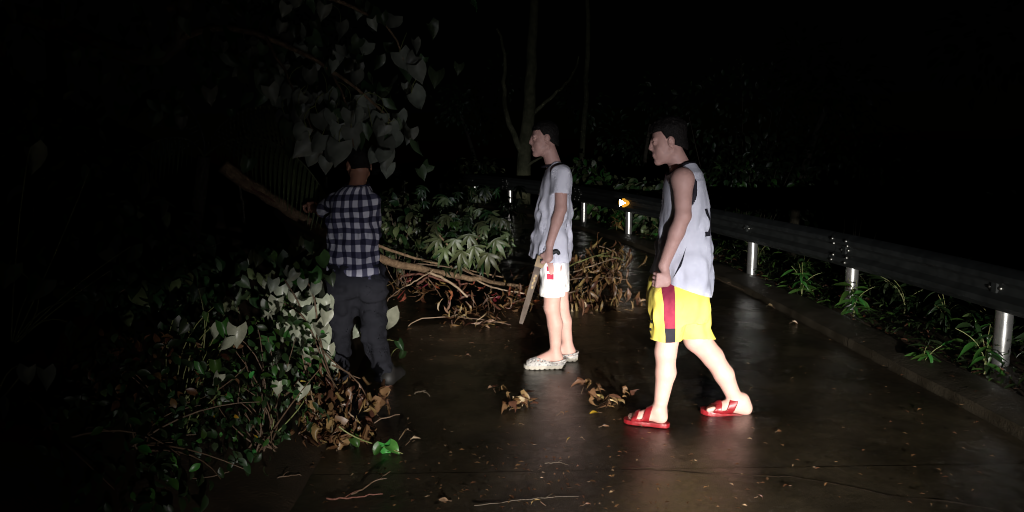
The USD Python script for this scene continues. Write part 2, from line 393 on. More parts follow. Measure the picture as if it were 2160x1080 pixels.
cr[:, 1] += 0.020 * (meshkit.fbm(np.c_[cr[:, 0] * 9, 0 * cr[:, 0], 0 * cr[:, 0]], 3, 4) - .5) * 2
cw = 0.002 + 0.006 * meshkit.noise(np.c_[cr[:, 0] * 14, 0 * cr[:, 0], 0 * cr[:, 0] + 3], 7)
cz = 0.012 * (meshkit.fbm(cr * np.array([1.1, 1.1, 0]), 3, 11) - 0.5) + 0.005
cv = np.stack([np.c_[cr[:, 0], cr[:, 1] - cw, cz], np.c_[cr[:, 0], cr[:, 1] + cw, cz]], 1).reshape(-1, 3)
obj('crack', (cv, np.array([t for k in range(59) for t in ((2 * k, 2 * k + 2, 2 * k + 3), (2 * k, 2 * k + 3, 2 * k + 1))])), M['soil'], road)
kb = []
for s0 in np.arange(0, edge.L - 2.2, 2.0):
    v, f = strip(s0 + 0.004, s0 + 1.996, [0.002, 0.012, 0.10, 0.22, 0.34, 0.40, 0.42], [-0.05, 0.055, 0.068, 0.072, 0.07, 0.05, -0.05])
    n = meshkit.fbm(v * np.array([3, 3, 0]), 3, 5) - 0.5
    v[:, 2] += 0.02 * n
    v[:, 0] += 0.015 * (meshkit.fbm(v * np.array([4, 4, 0]), 2, 9) - 0.5)
    kb.append((v, f))
obj('kerb', cat_(kb), M['kerb'], smooth=40, kind='structure')

# ------------------------------------------------------------------ the car behind the photographer, whose headlamps light the road
car = thing('parked_car', 'grey car standing behind the photographer with both headlamps on', 'car', (1.37, -1.62, 0))
prof = np.array([(0.0, 0.28), (-0.02, 0.50), (-0.06, 0.80), (-0.35, 0.92), (-1.0, 0.98), (-1.65, 1.40), (-2.0, 1.46), (-3.1, 1.44), (-3.75, 1.05), (-4.15, 0.98), (-4.25, 0.6), (-4.2, 0.3), (-3.7, 0.24), (-0.4, 0.22)])
from shapely.geometry import Polygon
shell = trimesh.creation.extrude_polygon(Polygon(prof).buffer(0.05).buffer(-0.03), 1.72, engine='earcut')
vv = shell.vertices.copy()
shell.vertices = np.c_[vv[:, 2] - 0.86, vv[:, 0] - 0.06, vv[:, 1]]
shell.vertices[:, 0] *= np.where(shell.vertices[:, 2] > 1.0, 1 - 0.28 * (shell.vertices[:, 2] - 1.0), 1)
obj('body', shell, M['car_paint'], car, smooth=30)
obj('windscreen', (np.array([(-0.72, -1.10, 1.03), (0.72, -1.10, 1.03), (0.66, -1.68, 1.425), (-0.66, -1.68, 1.425)]), np.array([[0, 1, 2], [0, 2, 3]])), M['car_glass'], car)
for sx in (-1, 1):
    for yy in (-0.85, -3.4):
        w = trimesh.creation.cylinder(0.31, 0.2, sections=28); w.apply_transform(trimesh.transformations.rotation_matrix(np.pi / 2, [0, 1, 0])); w.apply_translation([sx * 0.78, yy, 0.31])
        obj('wheel', w, M['rubber'], car, smooth=40)
for lx, ly, lz in LAMPS:
    lm = trimesh.creation.cylinder(0.085, 0.05, sections=24); lm.apply_transform(trimesh.transformations.rotation_matrix(np.pi / 2, [1, 0, 0])); lm.apply_translation([lx - 1.37, ly + 1.62 - 0.04, lz])
    hp = obj('headlight', lm, M['chrome'], car)
    ang = np.arange(8) * np.pi / 4
    lv = np.vstack([[0, 0, 0], np.c_[0.04 * np.cos(ang), 0 * ang, 0.03 * np.sin(ang)]]) + [lx - 1.37, ly + 1.62 + 0.0, lz]
    obj('lamp', (lv, np.array([[0, (k + 1) % 8 + 1, k + 1] for k in range(8)])), M['lamp'], hp)

# ------------------------------------------------------------------ guardrail
gr = thing('guardrail', 'galvanised steel crash barrier on round posts along the right road edge', 'guardrail')
zz = [0.600 - 0.155, 0.600 - 0.145, 0.600 - 0.105, 0.600 - 0.065, 0.600 - 0.03, 0.6, 0.6 + 0.03, 0.6 + 0.065, 0.6 + 0.105, 0.6 + 0.145, 0.6 + 0.155]
oo = [-0.075, -0.095, -0.145, -0.145, -0.085, -0.075, -0.085, -0.145, -0.145, -0.095, -0.075]
post_s = [rail.s[np.argmin(np.linalg.norm(rail.p - q, axis=1))] for q in RAIL[1:-1]]
iso = trimesh.creation.icosphere(1, 0.018)


def on_rail(s, off, z):
    p, t, r = rail.frame(np.array(s))
    return np.r_[p + off * r, z], t, r


SPLICE = 5       # posts 1, 3, 5, ... carry the joints between the beam panels
for k in range(len(post_s)):
    c, t, r = on_rail(post_s[k], 0.0, 0)
    tt = trimesh.creation.cylinder(0.057, 0.80, sections=28); tt.apply_translation([0, 0, 0.30])
    cap = trimesh.creation.icosphere(2, 0.0575); cap.apply_scale([1, 1, 0.35]); cap.apply_translation([0, 0, 0.70])
    pm = trimesh.util.concatenate([tt, cap]); pm.apply_translation(c)
    obj('post', pm, M['post_steel'], gr, smooth=40)
    br = box(0.07, 0.07, 0.18, bev=0.01)
    br.apply_transform(trimesh.transformations.rotation_matrix(math.atan2(r[1], r[0]), [0, 0, 1])); br.apply_translation(on_rail(post_s[k], -0.066, 0.6)[0])
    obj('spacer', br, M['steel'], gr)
    if k % 2 == 1 and k + 2 < len(post_s):
        s0, s1 = post_s[k] - 0.16, post_s[k + 2] + 0.16
        lift = 0.002 + 0.005 * ((k // 2) % 2)
        v, f = strip(s0, s1, np.array(oo) - lift, zz, 0.2, rail)
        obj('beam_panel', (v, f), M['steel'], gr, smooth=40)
    spots = [(-0.11, 0.655), (-0.11, 0.545), (-0.11, 0.70), (-0.11, 0.50), (0.11, 0.655), (0.11, 0.545), (0.11, 0.70), (0.11, 0.50)] if k % 2 == 1 else []
    spots += [(-0.05, 0.602), (0.05, 0.598)]
    for ds, zb in spots:
        o = np.interp(zb, zz, oo) - 0.011
        bm = iso.copy(); bm.apply_scale([0.9, 0.9, 0.9]); bm.apply_translation(on_rail(post_s[k] + ds, o, zb)[0])
        obj('bolt', bm, M['bolt_steel'], gr, smooth=True)
# delineator on the beam beside the post right of the standing man
tgt = at(1322, 429, 12.9)
sd = rail.s[np.argmin(np.linalg.norm(rail.p - tgt[:2], axis=1))]
c0, t0, r0 = on_rail(sd, -0.10, 0.60)
toc = np.r_[-t0, 0]                                     # back along the rail, towards traffic
out = np.r_[-r0, 0]
up = np.array([0, 0, 1.0])
P = lambda a, b, h: a * toc + b * out + h * up
hull = trimesh.convex.convex_hull(np.array([P(0.05, 0.0, -0.085), P(0.05, 0.0, 0.085), P(0.05, 0.12, -0.03), P(0.05, 0.12, 0.03), P(-0.07, 0.0, -0.085), P(-0.07, 0.0, 0.085), P(-0.03, 0.13, -0.03), P(-0.03, 0.13, 0.03)]))
ref = obj('road_reflector', trimesh.Trimesh(hull.vertices + c0, hull.faces), M['amber'], gr, label='amber reflector with a bright white triangle on the barrier')
to_cam = np.array([0, 0, 1.6]) - c0; to_lamp = np.array([1.4, -1.55, 0.72]) - c0
hn = to_cam / np.linalg.norm(to_cam) + to_lamp / np.linalg.norm(to_lamp); hn /= np.linalg.norm(hn)
ex = np.cross(up, hn); ex /= np.linalg.norm(ex); ey = np.cross(hn, ex)
lc = P(0.05, 0.055, 0) + hn * 0.035
tri = np.array([lc - ex * 0.080 - ey * 0.055, lc - ex * 0.080 + ey * 0.065, lc + ex * 0.020])
pl = trimesh.convex.convex_hull(np.vstack([tri, tri - hn * 0.03]) + c0)
obj('reflector_plate', pl, M['reflector'], ref)
ab_ = lc - hn * 0.004 + ex * 0.075
pl2 = trimesh.convex.convex_hull(np.array([ab_ + ex * u + ey * v_ - hn * w for u in (-0.11, 0.06) for v_ in (-0.07, 0.075) for w in (0, 0.02)]) + c0)
obj('amber_plate', pl2, M['amber_reflector'], ref)
# ------------------------------------------------------------------ people: implicit surfaces turned into one mesh
def smin(a, b, k):
    h = np.clip(0.5 + 0.5 * (b - a) / k, 0, 1)
    return b + (a - b) * h - k * h * (1 - h)


def smax(a, b, k):
    return -smin(-a, -b, k)


def cone(a, b, ra, rb):
    a, b = np.asarray(a, float), np.asarray(b, float)
    ab = b - a
    den = max(1e-9, ab @ ab)

    def f(p):
        q = p - a
        t = np.clip(q @ ab / den, 0, 1)
        return np.linalg.norm(q - t[:, None] * ab, axis=1) - (ra + t * (rb - ra))
    return f


def chain(pts, rs):
    fs = [cone(pts[i], pts[i + 1], rs[i], rs[i + 1]) for i in range(len(pts) - 1)]
    return lambda p: np.min([f(p) for f in fs], axis=0)


def ell(c, r, R=None):
    c, r = np.asarray(c, float), np.asarray(r, float)

    def f(p):
        q = p - c
        if R is not None:
            q = q @ R
        k0 = np.linalg.norm(q / r, axis=1)
        k1 = np.linalg.norm(q / (r * r), axis=1)
        return k0 * (k0 - 1) / np.maximum(k1, 1e-6)
    return f


def loft(rows, tilt=0.0, power=2.0):
    """rows: (z, x at back, x at front, half width, y of the middle): a stack of ovals."""
    rows = np.array(sorted([tuple(r) + (0.0,) * (5 - len(r)) for r in rows]))

    def f(p):
        z = np.clip(p[:, 2], rows[0, 0], rows[-1, 0])
        xb, xf, w, yc = (np.interp(z, rows[:, 0], rows[:, k]) for k in (1, 2, 3, 4))
        a, cx = (xf - xb) / 2, (xf + xb) / 2
        u = (np.abs((p[:, 0] - cx) / a) ** power + np.abs((p[:, 1] - yc) / w) ** power) ** (1 / power)
        d = (u - 1) * np.minimum(a, w)
        return np.maximum(d, np.maximum(p[:, 2] - rows[-1, 0], rows[0, 0] - p[:, 2]))
    return f


class Solid:
    def __init__(self):
        self.parts = []

    def add(self, f, k=0.02):
        self.parts.append((f, k, '+'))
        return self

    def cut(self, f, k=0.008):
        self.parts.append((f, k, '-'))
        return self

    def keep(self, f, k=0.003):
        self.parts.append((f, k, '&'))
        return self

    def __call__(self, p):
        d = None
        for f, k, op in self.parts:
            e = f(p)
            d = e if d is None else smin(d, e, k) if op == '+' else smax(d, -e, k) if op == '-' else smax(d, e, k)
        return d


def polygonise(f, lo, hi, h):
    """Naive surface nets on a sparse grid."""
    lo, hi = np.asarray(lo, float), np.asarray(hi, float)
    B = 8
    nb = np.ceil((hi - lo) / (h * B)).astype(int)
    n = nb * B
    bi = np.stack(np.meshgrid(*[np.arange(k) for k in nb], indexing='ij'), -1).reshape(-1, 3)
    db = f(lo + (bi * B + B / 2 - .5) * h)
    D = np.ones(n, np.float32)
    live = np.abs(db) < B * h * 0.5 * 1.75 * 1.35 + 0.055
    o = np.stack(np.meshgrid(*[np.arange(B)] * 3, indexing='ij'), -1).reshape(-1, 3)
    for q in bi[~live & (db < 0)]:
        D[q[0] * B:q[0] * B + B, q[1] * B:q[1] * B + B, q[2] * B:q[2] * B + B] = -1
    idx = bi[live]
    for k in range(0, len(idx), 400):
        c = (idx[k:k + 400, None] * B + o[None]).reshape(-1, 3)
        D[c[:, 0], c[:, 1], c[:, 2]] = f(lo + c * h)
    S = D < 0
    m = np.zeros(n - 1, int)
    for dx, dy, dz in np.ndindex(2, 2, 2):
        m += S[dx:n[0] - 1 + dx, dy:n[1] - 1 + dy, dz:n[2] - 1 + dz]
    cell = np.argwhere((m > 0) & (m < 8))
    index = np.full(n - 1, -1)
    index[tuple(cell.T)] = np.arange(len(cell))
    acc, cnt = np.zeros((len(cell), 3)), np.zeros(len(cell))
    for ax in range(3):
        e1 = np.eye(3, dtype=int)[ax]
        o1, o2 = [np.eye(3, dtype=int)[x] for x in range(3) if x != ax]
        for u, v in np.ndindex(2, 2):
            a = cell + u * o1 + v * o2
            b = a + e1
            da, db_ = D[tuple(a.T)].astype(float), D[tuple(b.T)].astype(float)
            x = (da < 0) != (db_ < 0)
            t = da[x] / (da[x] - db_[x])
            acc[x] += a[x] + t[:, None] * e1
            cnt[x] += 1
    V = lo + acc / np.maximum(cnt, 1)[:, None] * h
    F = []
    for ax in range(3):
        e1 = np.eye(3, dtype=int)[ax]
        o1, o2 = np.eye(3, dtype=int)[(ax + 1) % 3], np.eye(3, dtype=int)[(ax + 2) % 3]
        sl = [slice(1, n[k] - 1) for k in range(3)]
        A = S[tuple(slice(1, n[k] - 2) if k == ax else sl[k] for k in range(3))]
        Bq = S[tuple(slice(2, n[k] - 1) if k == ax else sl[k] for k in range(3))]
        e = np.argwhere(A != Bq) + 1
        q = [index[tuple((e + s).T)] for s in (0 * o1, -o1, -o1 - o2, -o2)]
        q = np.stack(q, 1)
        flip = ~S[tuple(e.T)]
        q[flip] = q[flip][:, ::-1]
        q = q[(q >= 0).all(1)]
        F.append(q)
    F = np.vstack(F)
    return V, np.vstack([F[:, [0, 1, 2]], F[:, [0, 2, 3]]])


def split_plane(mesh, n, d):
    """(part with n.p > d, rest)."""
    m = mesh if hasattr(mesh, 'vertices') else trimesh.Trimesh(*mesh, process=False)
    n = np.asarray(n, float)
    o = n * d / (n @ n)
    return m.slice_plane(o, n), m.slice_plane(o, -n)


def cut_out(mesh, planes):
    """(piece inside all half spaces n.p > d, the rest as one mesh)."""
    rest, cur = [], mesh
    for n, d in planes:
        cur, r = split_plane(cur, n, d)
        if len(r.faces):
            rest.append(r)
    return cur, trimesh.util.concatenate(rest)


def rot(yaw=0, pitch=0, roll=0):
    """Turns the local head or foot frame: yaw about z, pitch nose-down, roll."""
    cy, sy, cp, sp, cr, sr = (g(x) for x in (yaw, pitch, roll) for g in (math.cos, math.sin))
    return np.array([[cy, -sy, 0], [sy, cy, 0], [0, 0, 1]]) @ np.array([[cp, 0, sp], [0, 1, 0], [-sp, 0, cp]]) @ np.array([[1, 0, 0], [0, cr, -sr], [0, sr, cr]])


def in_frame(f, c, R, s=1.0):
    c = np.asarray(c, float)
    return lambda p: f((p - c) @ R / s) * s


def head_solid():
    h = Solid()
    h.add(ell((-.014, 0, .032), (.092, .073, .083)))
    h.add(ell((.030, 0, -.040), (.058, .056, .078)), .025)
    h.add(cone((-.012, .047, -.052), (.058, .012, -.100), .020, .017), .02)
    h.add(cone((-.012, -.047, -.052), (.058, -.012, -.100), .020, .017), .02)
    h.add(cone((.066, -.006, -.101), (.066, .006, -.101), .017, .017), .015)          # chin
    h.add(cone((.070, -.034, .022), (.070, .034, .022), .013, .013), .012)            # brow
    h.cut(ell((.094, .031, .004), (.02, .017, .012)), .012)
    h.cut(ell((.094, -.031, .004), (.02, .017, .012)), .012)
    h.add(ell((.072, .031, .003), (.012, .013, .011)), .003)
    h.add(ell((.072, -.031, .003), (.012, .013, .011)), .003)
    h.add(cone((.080, 0, .016), (.0945, 0, -.020), .0090, .0125), .014)                # nose
    h.add(cone((.088, .011, -.028), (.088, -.011, -.028), .0085, .0085), .006)
    h.add(cone((.048, .040, -.028), (.050, .030, -.05), .02, .018), .02)              # cheeks
    h.add(cone((.048, -.040, -.028), (.050, -.030, -.05), .02, .018), .02)
    h.add(cone((.082, -.017, -.059), (.082, .017, -.059), .0085, .0085), .006)        # lips
    h.add(cone((.079, -.014, -.071), (.079, .014, -.071), .009, .009), .006)
    for s in (1, -1):
        R = rot(s * 0.35, 0, 0)
        h.add(ell((-.012, s * .076, -.004), (.020, .0085, .032), R), .006)            # ears
        h.cut(ell((-.007, s * .086, -.002), (.010, .008, .018), R), .006)
    return h


def hair_solid(low, top=0.0, seed=0, floor=-.062):
    """low: closeness of the cut at the sides; the hairline runs from the forehead past the ears to the nape."""
    def f(p):
        n = meshkit.fbm(p * 55, 2, seed) - 0.5
        crown = np.clip((p[:, 2] - 0.03) / 0.06, 0, 1)
        d = ell((-.014, 0, .032), (.092, .073, .083))(p) - (low + (0.006 + top) * crown + 0.010 * n * (0.4 + crown))
        nape = ell((-.048, 0, -.03), (.058, .060, .07))(p) - low
        d = smin(d, nape, .012)
        line = np.where(p[:, 0] > 0.03, 0.062 - 0.1 * (p[:, 0] - .06), np.where(p[:, 0] > -0.002, 0.0 + 1.9 * (p[:, 0] - 0.0), -0.02 + 0.55 * (p[:, 0] + 0.03)))
        line = np.maximum(line, floor)
        d = np.maximum(d, 0.75 * (line - p[:, 2] + 0.010 * n))
        for s in (1, -1):
            d = smax(d, -(ell((-.010, s * .078, -.008), (.026, .022, .036))(p)), .006)
        return d
    return f


def foot_solid(shoe=False):
    """Foot frame: origin under the heel, x to the toes, z up; length 0.25, inner side at +y."""
    h = Solid()
    h.add(ell((.032, 0, .036), (.036, .029, .036)))
    h.add(cone((.035, 0, .045), (.165, .004, .030), .036, .027), .02)
    h.add(cone((.05, 0, .085), (.13, .005, .045), .034, .024), .025)
    h.add(cone((.165, .022, .024), (.165, -.026, .020), .023, .019), .015)
    for i, (y0, y1, x1, r) in enumerate([(.026, .030, .238, .0135), (.008, .010, .238, .0105), (-.008, -.009, .229, .0100), (-.021, -.024, .218, .0095), (-.032, -.036, .204, .0090)]):
        h.add(chain([(.17, y0, .022), (x1 - .025, y1, .020), (x1 - .006, y1, .012)], [r + .002, r, r - .001]), .006)
    return h


def fist(c, u, w, wrist, side=1, open_=0.0):
    """A hand closed round a bar: c on the bar, u along it (towards the little finger), w from the bar to the back of the hand."""
    c, u, w = (np.asarray(x, float) for x in (c, u, w))
    u = u / np.linalg.norm(u); w = w - u * (w @ u); w = w / np.linalg.norm(w); v = np.cross(u, w) * side
    h = Solid()
    R = .026 + open_
    pt = lambda s, th, r: c + u * s + r * (math.cos(th) * w + math.sin(th) * v)
    kn = [pt(s, 0.95, R + .006) for s in (-.033, -.011, .011, .031)]
    base = c - v * .020 + w * (R + .004)
    for k, q in enumerate(kn):
        h.add(cone(base + u * (-.020, -.008, .006, .018)[k], q, .0135, .0105), .012)
    h.add(cone(np.asarray(wrist, float), base, .026, .021), .02)
    for k, s in enumerate((-.033, -.011, .011, .031)):
        r0 = (.0092, .0096, .0092, .0080)[k]
        reach = (3.55, 3.75, 3.65, 3.3)[k] - 9 * open_
        ths = np.linspace(0.95, reach, 4)
        h.add(chain([pt(s, t, R) for t in ths], [r0, r0 * .97, r0 * .92, r0 * .8]), .0035)
    th = [base - u * .022 - w * .006, pt(-.052, -.75, R + .004), pt(-.050, -1.5, R + .001), pt(-.040, -2.2, R)]
    h.add(chain(th, [.0135, .0115, .0105, .0085]), .006)
    return h


def shell(outer, inner_off):
    return lambda p: (lambda d: np.maximum(d, -(d + inner_off)))(outer(p))


def folds(amp, seed, dirs=((26, 18, 7), (12, 30, 13))):
    def f(p):
        return sum(amp * (meshkit.noise(p * np.array(q) + 3.7 * i, seed + i) - 0.5) for i, q in enumerate(dirs))
    return f


class Figure:
    """View-plane helper: local x forward, y left, z up; facing -x (profile) or +y (back view)."""

    def __init__(self, X0, Y0, back=False):
        self.X0, self.Y0, self.back = X0, Y0, back

    def __call__(self, px, py, dep=0.0):
        if self.back:
            w = at(px, py, self.Y0 + dep)
            return np.array([dep, -(w[0] - self.X0), w[2]])
        w = at(px, py, self.Y0 - dep)
        return np.array([-(w[0] - self.X0), dep, w[2]])

    def rows(self, lst):
        """(row, left column, right column, half width[, y]) of a profile silhouette -> loft rows."""
        out = []
        for py, xl, xr, w, *y in lst:
            f, b = self(xl, py), self(xr, py)
            out.append((f[2], b[0], f[0], w, *(y or [0.0])))
        return out


def put_feet(S, frames, foot):
    for c, R, s in frames:
        S.add(in_frame(foot, c, R, s), .02)


def foot_frame(heel, toe, lift=0.0, flip=False):
    """heel, toe: points under the foot; returns (origin, R, scale)."""
    heel, toe = np.asarray(heel, float), np.asarray(toe, float)
    x = toe - heel
    L = np.linalg.norm(x); x = x / L
    y = np.cross([0, 0, 1.0], x); y /= np.linalg.norm(y)
    z = np.cross(x, y)
    if flip:
        y = -y
    return heel, np.stack([x, y, z], 1), L / 0.245


# ============ the man standing with the saw
Q = Figure(0.31, 5.45)
pm = thing('person', 'person in pale grey t-shirt and white shorts holding a saw, standing in profile', 'person', (Q.X0, Q.Y0, 0), 180)
HC = Q(1147, 293)
HR = rot(0.12, 0.06)
head = in_frame(head_solid(), HC, HR, 1.0)
B = Solid().add(head)
nb = Q(1169, 352)
B.add(cone(HC + HR @ np.array([-.022, 0, -.045]), nb, .050, .056), .02)
B.add(loft(Q.rows([(352, 1158, 1182, .06), (372, 1148, 1196, .15), (420, 1140, 1199, .155), (480, 1136, 1198, .15), (530, 1136, 1198, .155), (570, 1142, 1196, .15)])), .03)
sh, el, wr = Q(1184, 368, .165), Q(1183, 440, .205), Q(1160, 514, .20)
B.add(cone(sh, el, .049, .040), .03).add(cone(el, el + (wr - el) * .35, .040, .039), .015).add(cone(el + (wr - el) * .3, wr, .039, .027), .015)
hc = Q(1155, 541, .20)
hu = Q(1142, 548, .20) - Q(1170, 534, .20)
B.add(fist(hc, -hu, np.array([-.25, 1.0, .35]), wr, side=-1), .012)
sh2, el2, wr2 = Q(1186, 368, -.165), Q(1186, 440, -.20), Q(1168, 520, -.20)
B.add(cone(sh2, el2, .049, .040), .03).add(cone(el2, wr2, .040, .027), .02)
B.add(fist(Q(1160, 548, -.20), Q(1160, 560, -.2) - Q(1165, 535, -.2), np.array([0, -1.0, .2]), wr2, side=1, open_=.012), .012)
frames = []
for s, (knee, calf, ank, heel, toe) in ((1, ((1164, 648), (1171, 684), (1172, 750), (1186, 777), (1110, 780))), (-1, ((1183, 642), (1190, 678), (1199, 742), (1212, 764), (1140, 766)))):
    y = .095 * s
    hip = Q(1168 + (6 if s < 0 else 0), 560, y)
    k, cf, an = Q(*knee, y), Q(*calf, y), Q(*ank, y)
    B.add(cone(hip, k, .082, .056), .03).add(cone(k, cf, .054, .053), .02).add(cone(cf, an, .053, .034), .02).add(cone(an, an - [0, 0, .03], .035, .036), .02)
    hl, te = Q(*heel, y), Q(*toe, y)
    hl[2], te[2] = .030, .028
    fr = foot_frame(hl, te, flip=(s > 0))
    frames.append(fr)
put_feet(B, frames, foot_solid())
lo, hi = np.array([-.25, -.36, -.01]), np.array([.30, .36, 1.86])
obj('body', polygonise(B, lo, hi, .0058), M['skin'], pm, smooth=True)
obj('hair', polygonise(in_frame(hair_solid(.0015, .004, 3), HC, HR), HC - .16, HC + .16, .0045), M['hair'], pm, smooth=True)
T = Solid().add(loft(Q.rows([(340, 1156, 1186, .07), (352, 1152, 1191, .105), (362, 1149, 1195, .165), (378, 1143, 1199, .185), (400, 1138, 1203, .185), (440, 1131, 1205, .185), (480, 1123, 1206, .19), (520, 1119, 1205, .20), (560, 1118, 1204, .205)])))
SL = []
for s in (1, -1):
    a_, b_ = (sh, el) if s > 0 else (sh2, el2)
    ax_ = (b_ - a_) / np.linalg.norm(b_ - a_)
    e0_ = a_ + (b_ - a_) * .58
    cn_ = cone(a_ + [0, -.006 * s, -.002], a_ + (b_ - a_) * .75 + [0, .008 * s, 0], .070, .071)
    SL.append((cn_, ax_, e0_))
fo = folds(.028, 5)
core = Solid().add(loft(Q.rows([(352, 1158, 1182, .06), (372, 1148, 1196, .15), (420, 1140, 1199, .155), (480, 1136, 1198, .15), (530, 1136, 1198, .155), (570, 1142, 1196, .15)])))
z_cut, k_cut = Q(1160, 370)[2], 1
outer = lambda p: np.minimum(T(p) - fo(p) * np.clip((z_cut - p[:, 2]) * 4, 0.1, 1), core(p) - .010)
z_hem = Q(1160, 546)[2]
shirt = Solid().add(shell(outer, .011))
shirt.keep(lambda p: z_hem + .10 * p[:, 0] - p[:, 2] + .012 * (meshkit.noise(p * 14, 3) - .5))
fs_ = folds(.010, 6)
for cn_, ax_, e0_ in SL:
    shirt.add(lambda p, cn_=cn_, ax_=ax_, e0_=e0_: np.maximum(shell(lambda q: cn_(q) - fs_(q), .010)(p), (p - e0_) @ ax_ + .01 * (meshkit.noise(p * 20, 4) - .5)), .012)
shirt.cut(ell(nb + [.012, 0, .02], (.075, .072, .05)), .006)
sv, sf = polygonise(shirt, lo, hi, .0062)
obj('shirt', (sv, sf), M['grey_cloth'], pm, smooth=True)
col = [nb + np.array([.012 + .074 * math.cos(t), .073 * math.sin(t), .013 - .012 * math.cos(t)]) for t in np.linspace(0, 2 * np.pi, 33)]
obj('collar', tube(col, .0085, 8), M['black_cloth'], pm, smooth=True)
W = Solid().add(loft(Q.rows([(532, 1141, 1198, .165), (560, 1139, 1198, .175), (585, 1138, 1197, .18), (600, 1140, 1196, .175)])))
for s in (1, -1):
    W.add(cone(Q(1167 + (4 if s < 0 else 0), 566, .085 * s), Q(1164 + (6 if s < 0 else 0), 628, .092 * s), .088, .091), .03)
fo2 = folds(.020, 15)
zs, zw = Q(1160, 624, .1)[2], Q(1160, 545)[2]
shorts = Solid().add(shell(lambda p, c_=B: np.minimum(W(p) - fo2(p), np.maximum.reduce([c_(p) - .009, p[:, 2] - zw, np.abs(p[:, 1]) - .158])), .010)).keep(lambda p: zs - p[:, 2])
wm = polygonise(shorts, lo, hi, .0058)
rest = trimesh.Trimesh(*wm, process=False)
for (cx, cy, hw, hh) in ((1160, 553, 6.5, 4), (1160.5, 567.5, 6.8, 4.8), (1160.5, 584, 7.2, 5.6)):
    pa, pb = Q(cx - hw, cy - hh, .18), Q(cx + hw, cy + hh, .18)
    sq, rest = cut_out(rest, [((1, 0, 0), min(pa[0], pb[0])), ((-1, 0, 0), -max(pa[0], pb[0])), ((0, 0, 1), min(pa[2], pb[2])), ((0, 0, -1), -max(pa[2], pb[2])), ((0, 1, 0), .05)])
    sh_p = obj('red_square', (sq.vertices, sq.faces), M['red_print'], pm, smooth=True)
obj('shorts', (rest.vertices, rest.faces), M['white_cloth'], pm, smooth=30)


def clog(fr, name, person):
    c, R, s = fr
    c = np.array(c) - R[:, 2] * .028
    to_w = lambda v: c + (v * s) @ R.T
    rows_x = np.array([-.022, 0, .06, .12, .18, .225, .252, .262])
    half = np.array([.012, .036, .040, .043, .052, .047, .030, .010])
    hw = lambda x: np.interp(x, rows_x, half)
    S1 = lambda p: np.maximum.reduce([(np.abs(p[:, 1]) - hw(p[:, 0]) - .003) * .8, p[:, 2] - .030, .001 - p[:, 2], p[:, 0] - .262, -.022 - p[:, 0], -(np.linalg.norm(np.c_[((p[:, 0] + .1) % .034) - .017, p[:, 2]], axis=1) - .0065)])
    sole = polygonise(S1, (-.04, -.07, -.01), (.29, .07, .05), .0045)
    top = np.array([.055, .058, .056, .078, .082, .066, .05, .03])

    def up_(p):
        z1 = np.interp(p[:, 0], rows_x, top)
        q = np.sqrt((p[:, 1] / (hw(p[:, 0]) + .004)) ** 2 + (np.maximum(p[:, 2] - .026, 0) / np.maximum(z1 - .026, .004)) ** 2)
        d = np.maximum.reduce([(q - 1) * .03, .027 - p[:, 2], p[:, 0] - .264, -.024 - p[:, 0]])
        return d
    U = Solid().add(shell(up_, .008))
    U.cut(ell((.048, 0, .085), (.078, .033, .07)), .004)
    for hx in (.14, .165, .19, .215):
        for hy in (-.034, -.012, .012, .034):
            if abs(hy) < np.interp(hx, rows_x, half) - .008:
                U.cut(ell((hx, hy, .065), (.0062, .0055, .05)), .001)
    upm = polygonise(U, (-.04, -.07, .0), (.29, .07, .11), .004)
    cl = obj(name, (to_w(upm[0]), upm[1]), M['clog_foam'], person, smooth=40)
    obj('sole', (to_w(sole[0]), sole[1]), M['sole_foam'], cl, smooth=40)
    st = np.array([(.075, .046, .050), (.03, .047, .056), (-.01, .034, .062), (-.026, 0, .064), (-.01, -.034, .062), (.03, -.047, .056), (.075, -.046, .050)])
    obj('heel_strap', tube(to_w(curve(st, 19)), .0065, 6), M['clog_foam'], cl, smooth=True)


for fr in frames:
    clog(fr, 'clog', pm)

# the saw in his hand
g0, g1 = at(1176, 531, 5.25), at(1139, 550, 5.25)
tip = at(1099, 683, 5.20)
saw = thing('hand_saw', 'long pruning saw with yellow handle held pointing down by the standing man', 'saw', g1)
gl = curve([g0 + [0.012, 0, -0.02], g0, (g0 + g1) / 2 + [0, 0, 0.006], g1], 12)
obj('grip', tube(gl, np.interp(np.arange(12), [0, 2, 9, 11], [.010, .0165, .0165, .019]), 10), M['saw_black'], saw, smooth=40, off=g1)
ax = (tip - g1) / np.linalg.norm(tip - g1)
side = np.cross(ax, [0, 1.0, 0]); side /= np.linalg.norm(side)
if side[0] < 0:
    side = -side
nrm = np.cross(ax, side)
ferr = trimesh.convex.convex_hull(np.array([g1 + ax * t - ax * .03 + side * u + nrm * w for t in (0, .075) for u in (-.027, .030) for w in (-.011, .011)] + [g0 * .45 + g1 * .55 + side * u + nrm * w for u in (-.012, .012) for w in (-.008, .008)]))
obj('yellow_handle', ferr, M['saw_yellow'], saw, off=g1)
L_ = np.linalg.norm(tip - g1)
bt = []
nT = 60
xs = np.linspace(.03, L_, nT)
for i, x in enumerate(xs):
    wd = np.interp(x, [0.03, L_ * .85, L_], [.024, .019, .014])
    tooth = .004 * (i % 2)
    bt.append([g1 + ax * x - side * wd, g1 + ax * x + side * (wd + tooth - .004)])
bt = np.array(bt)
bl = np.concatenate([(bt + nrm * .001).reshape(-1, 3), (bt - nrm * .001).reshape(-1, 3)])
bf = []
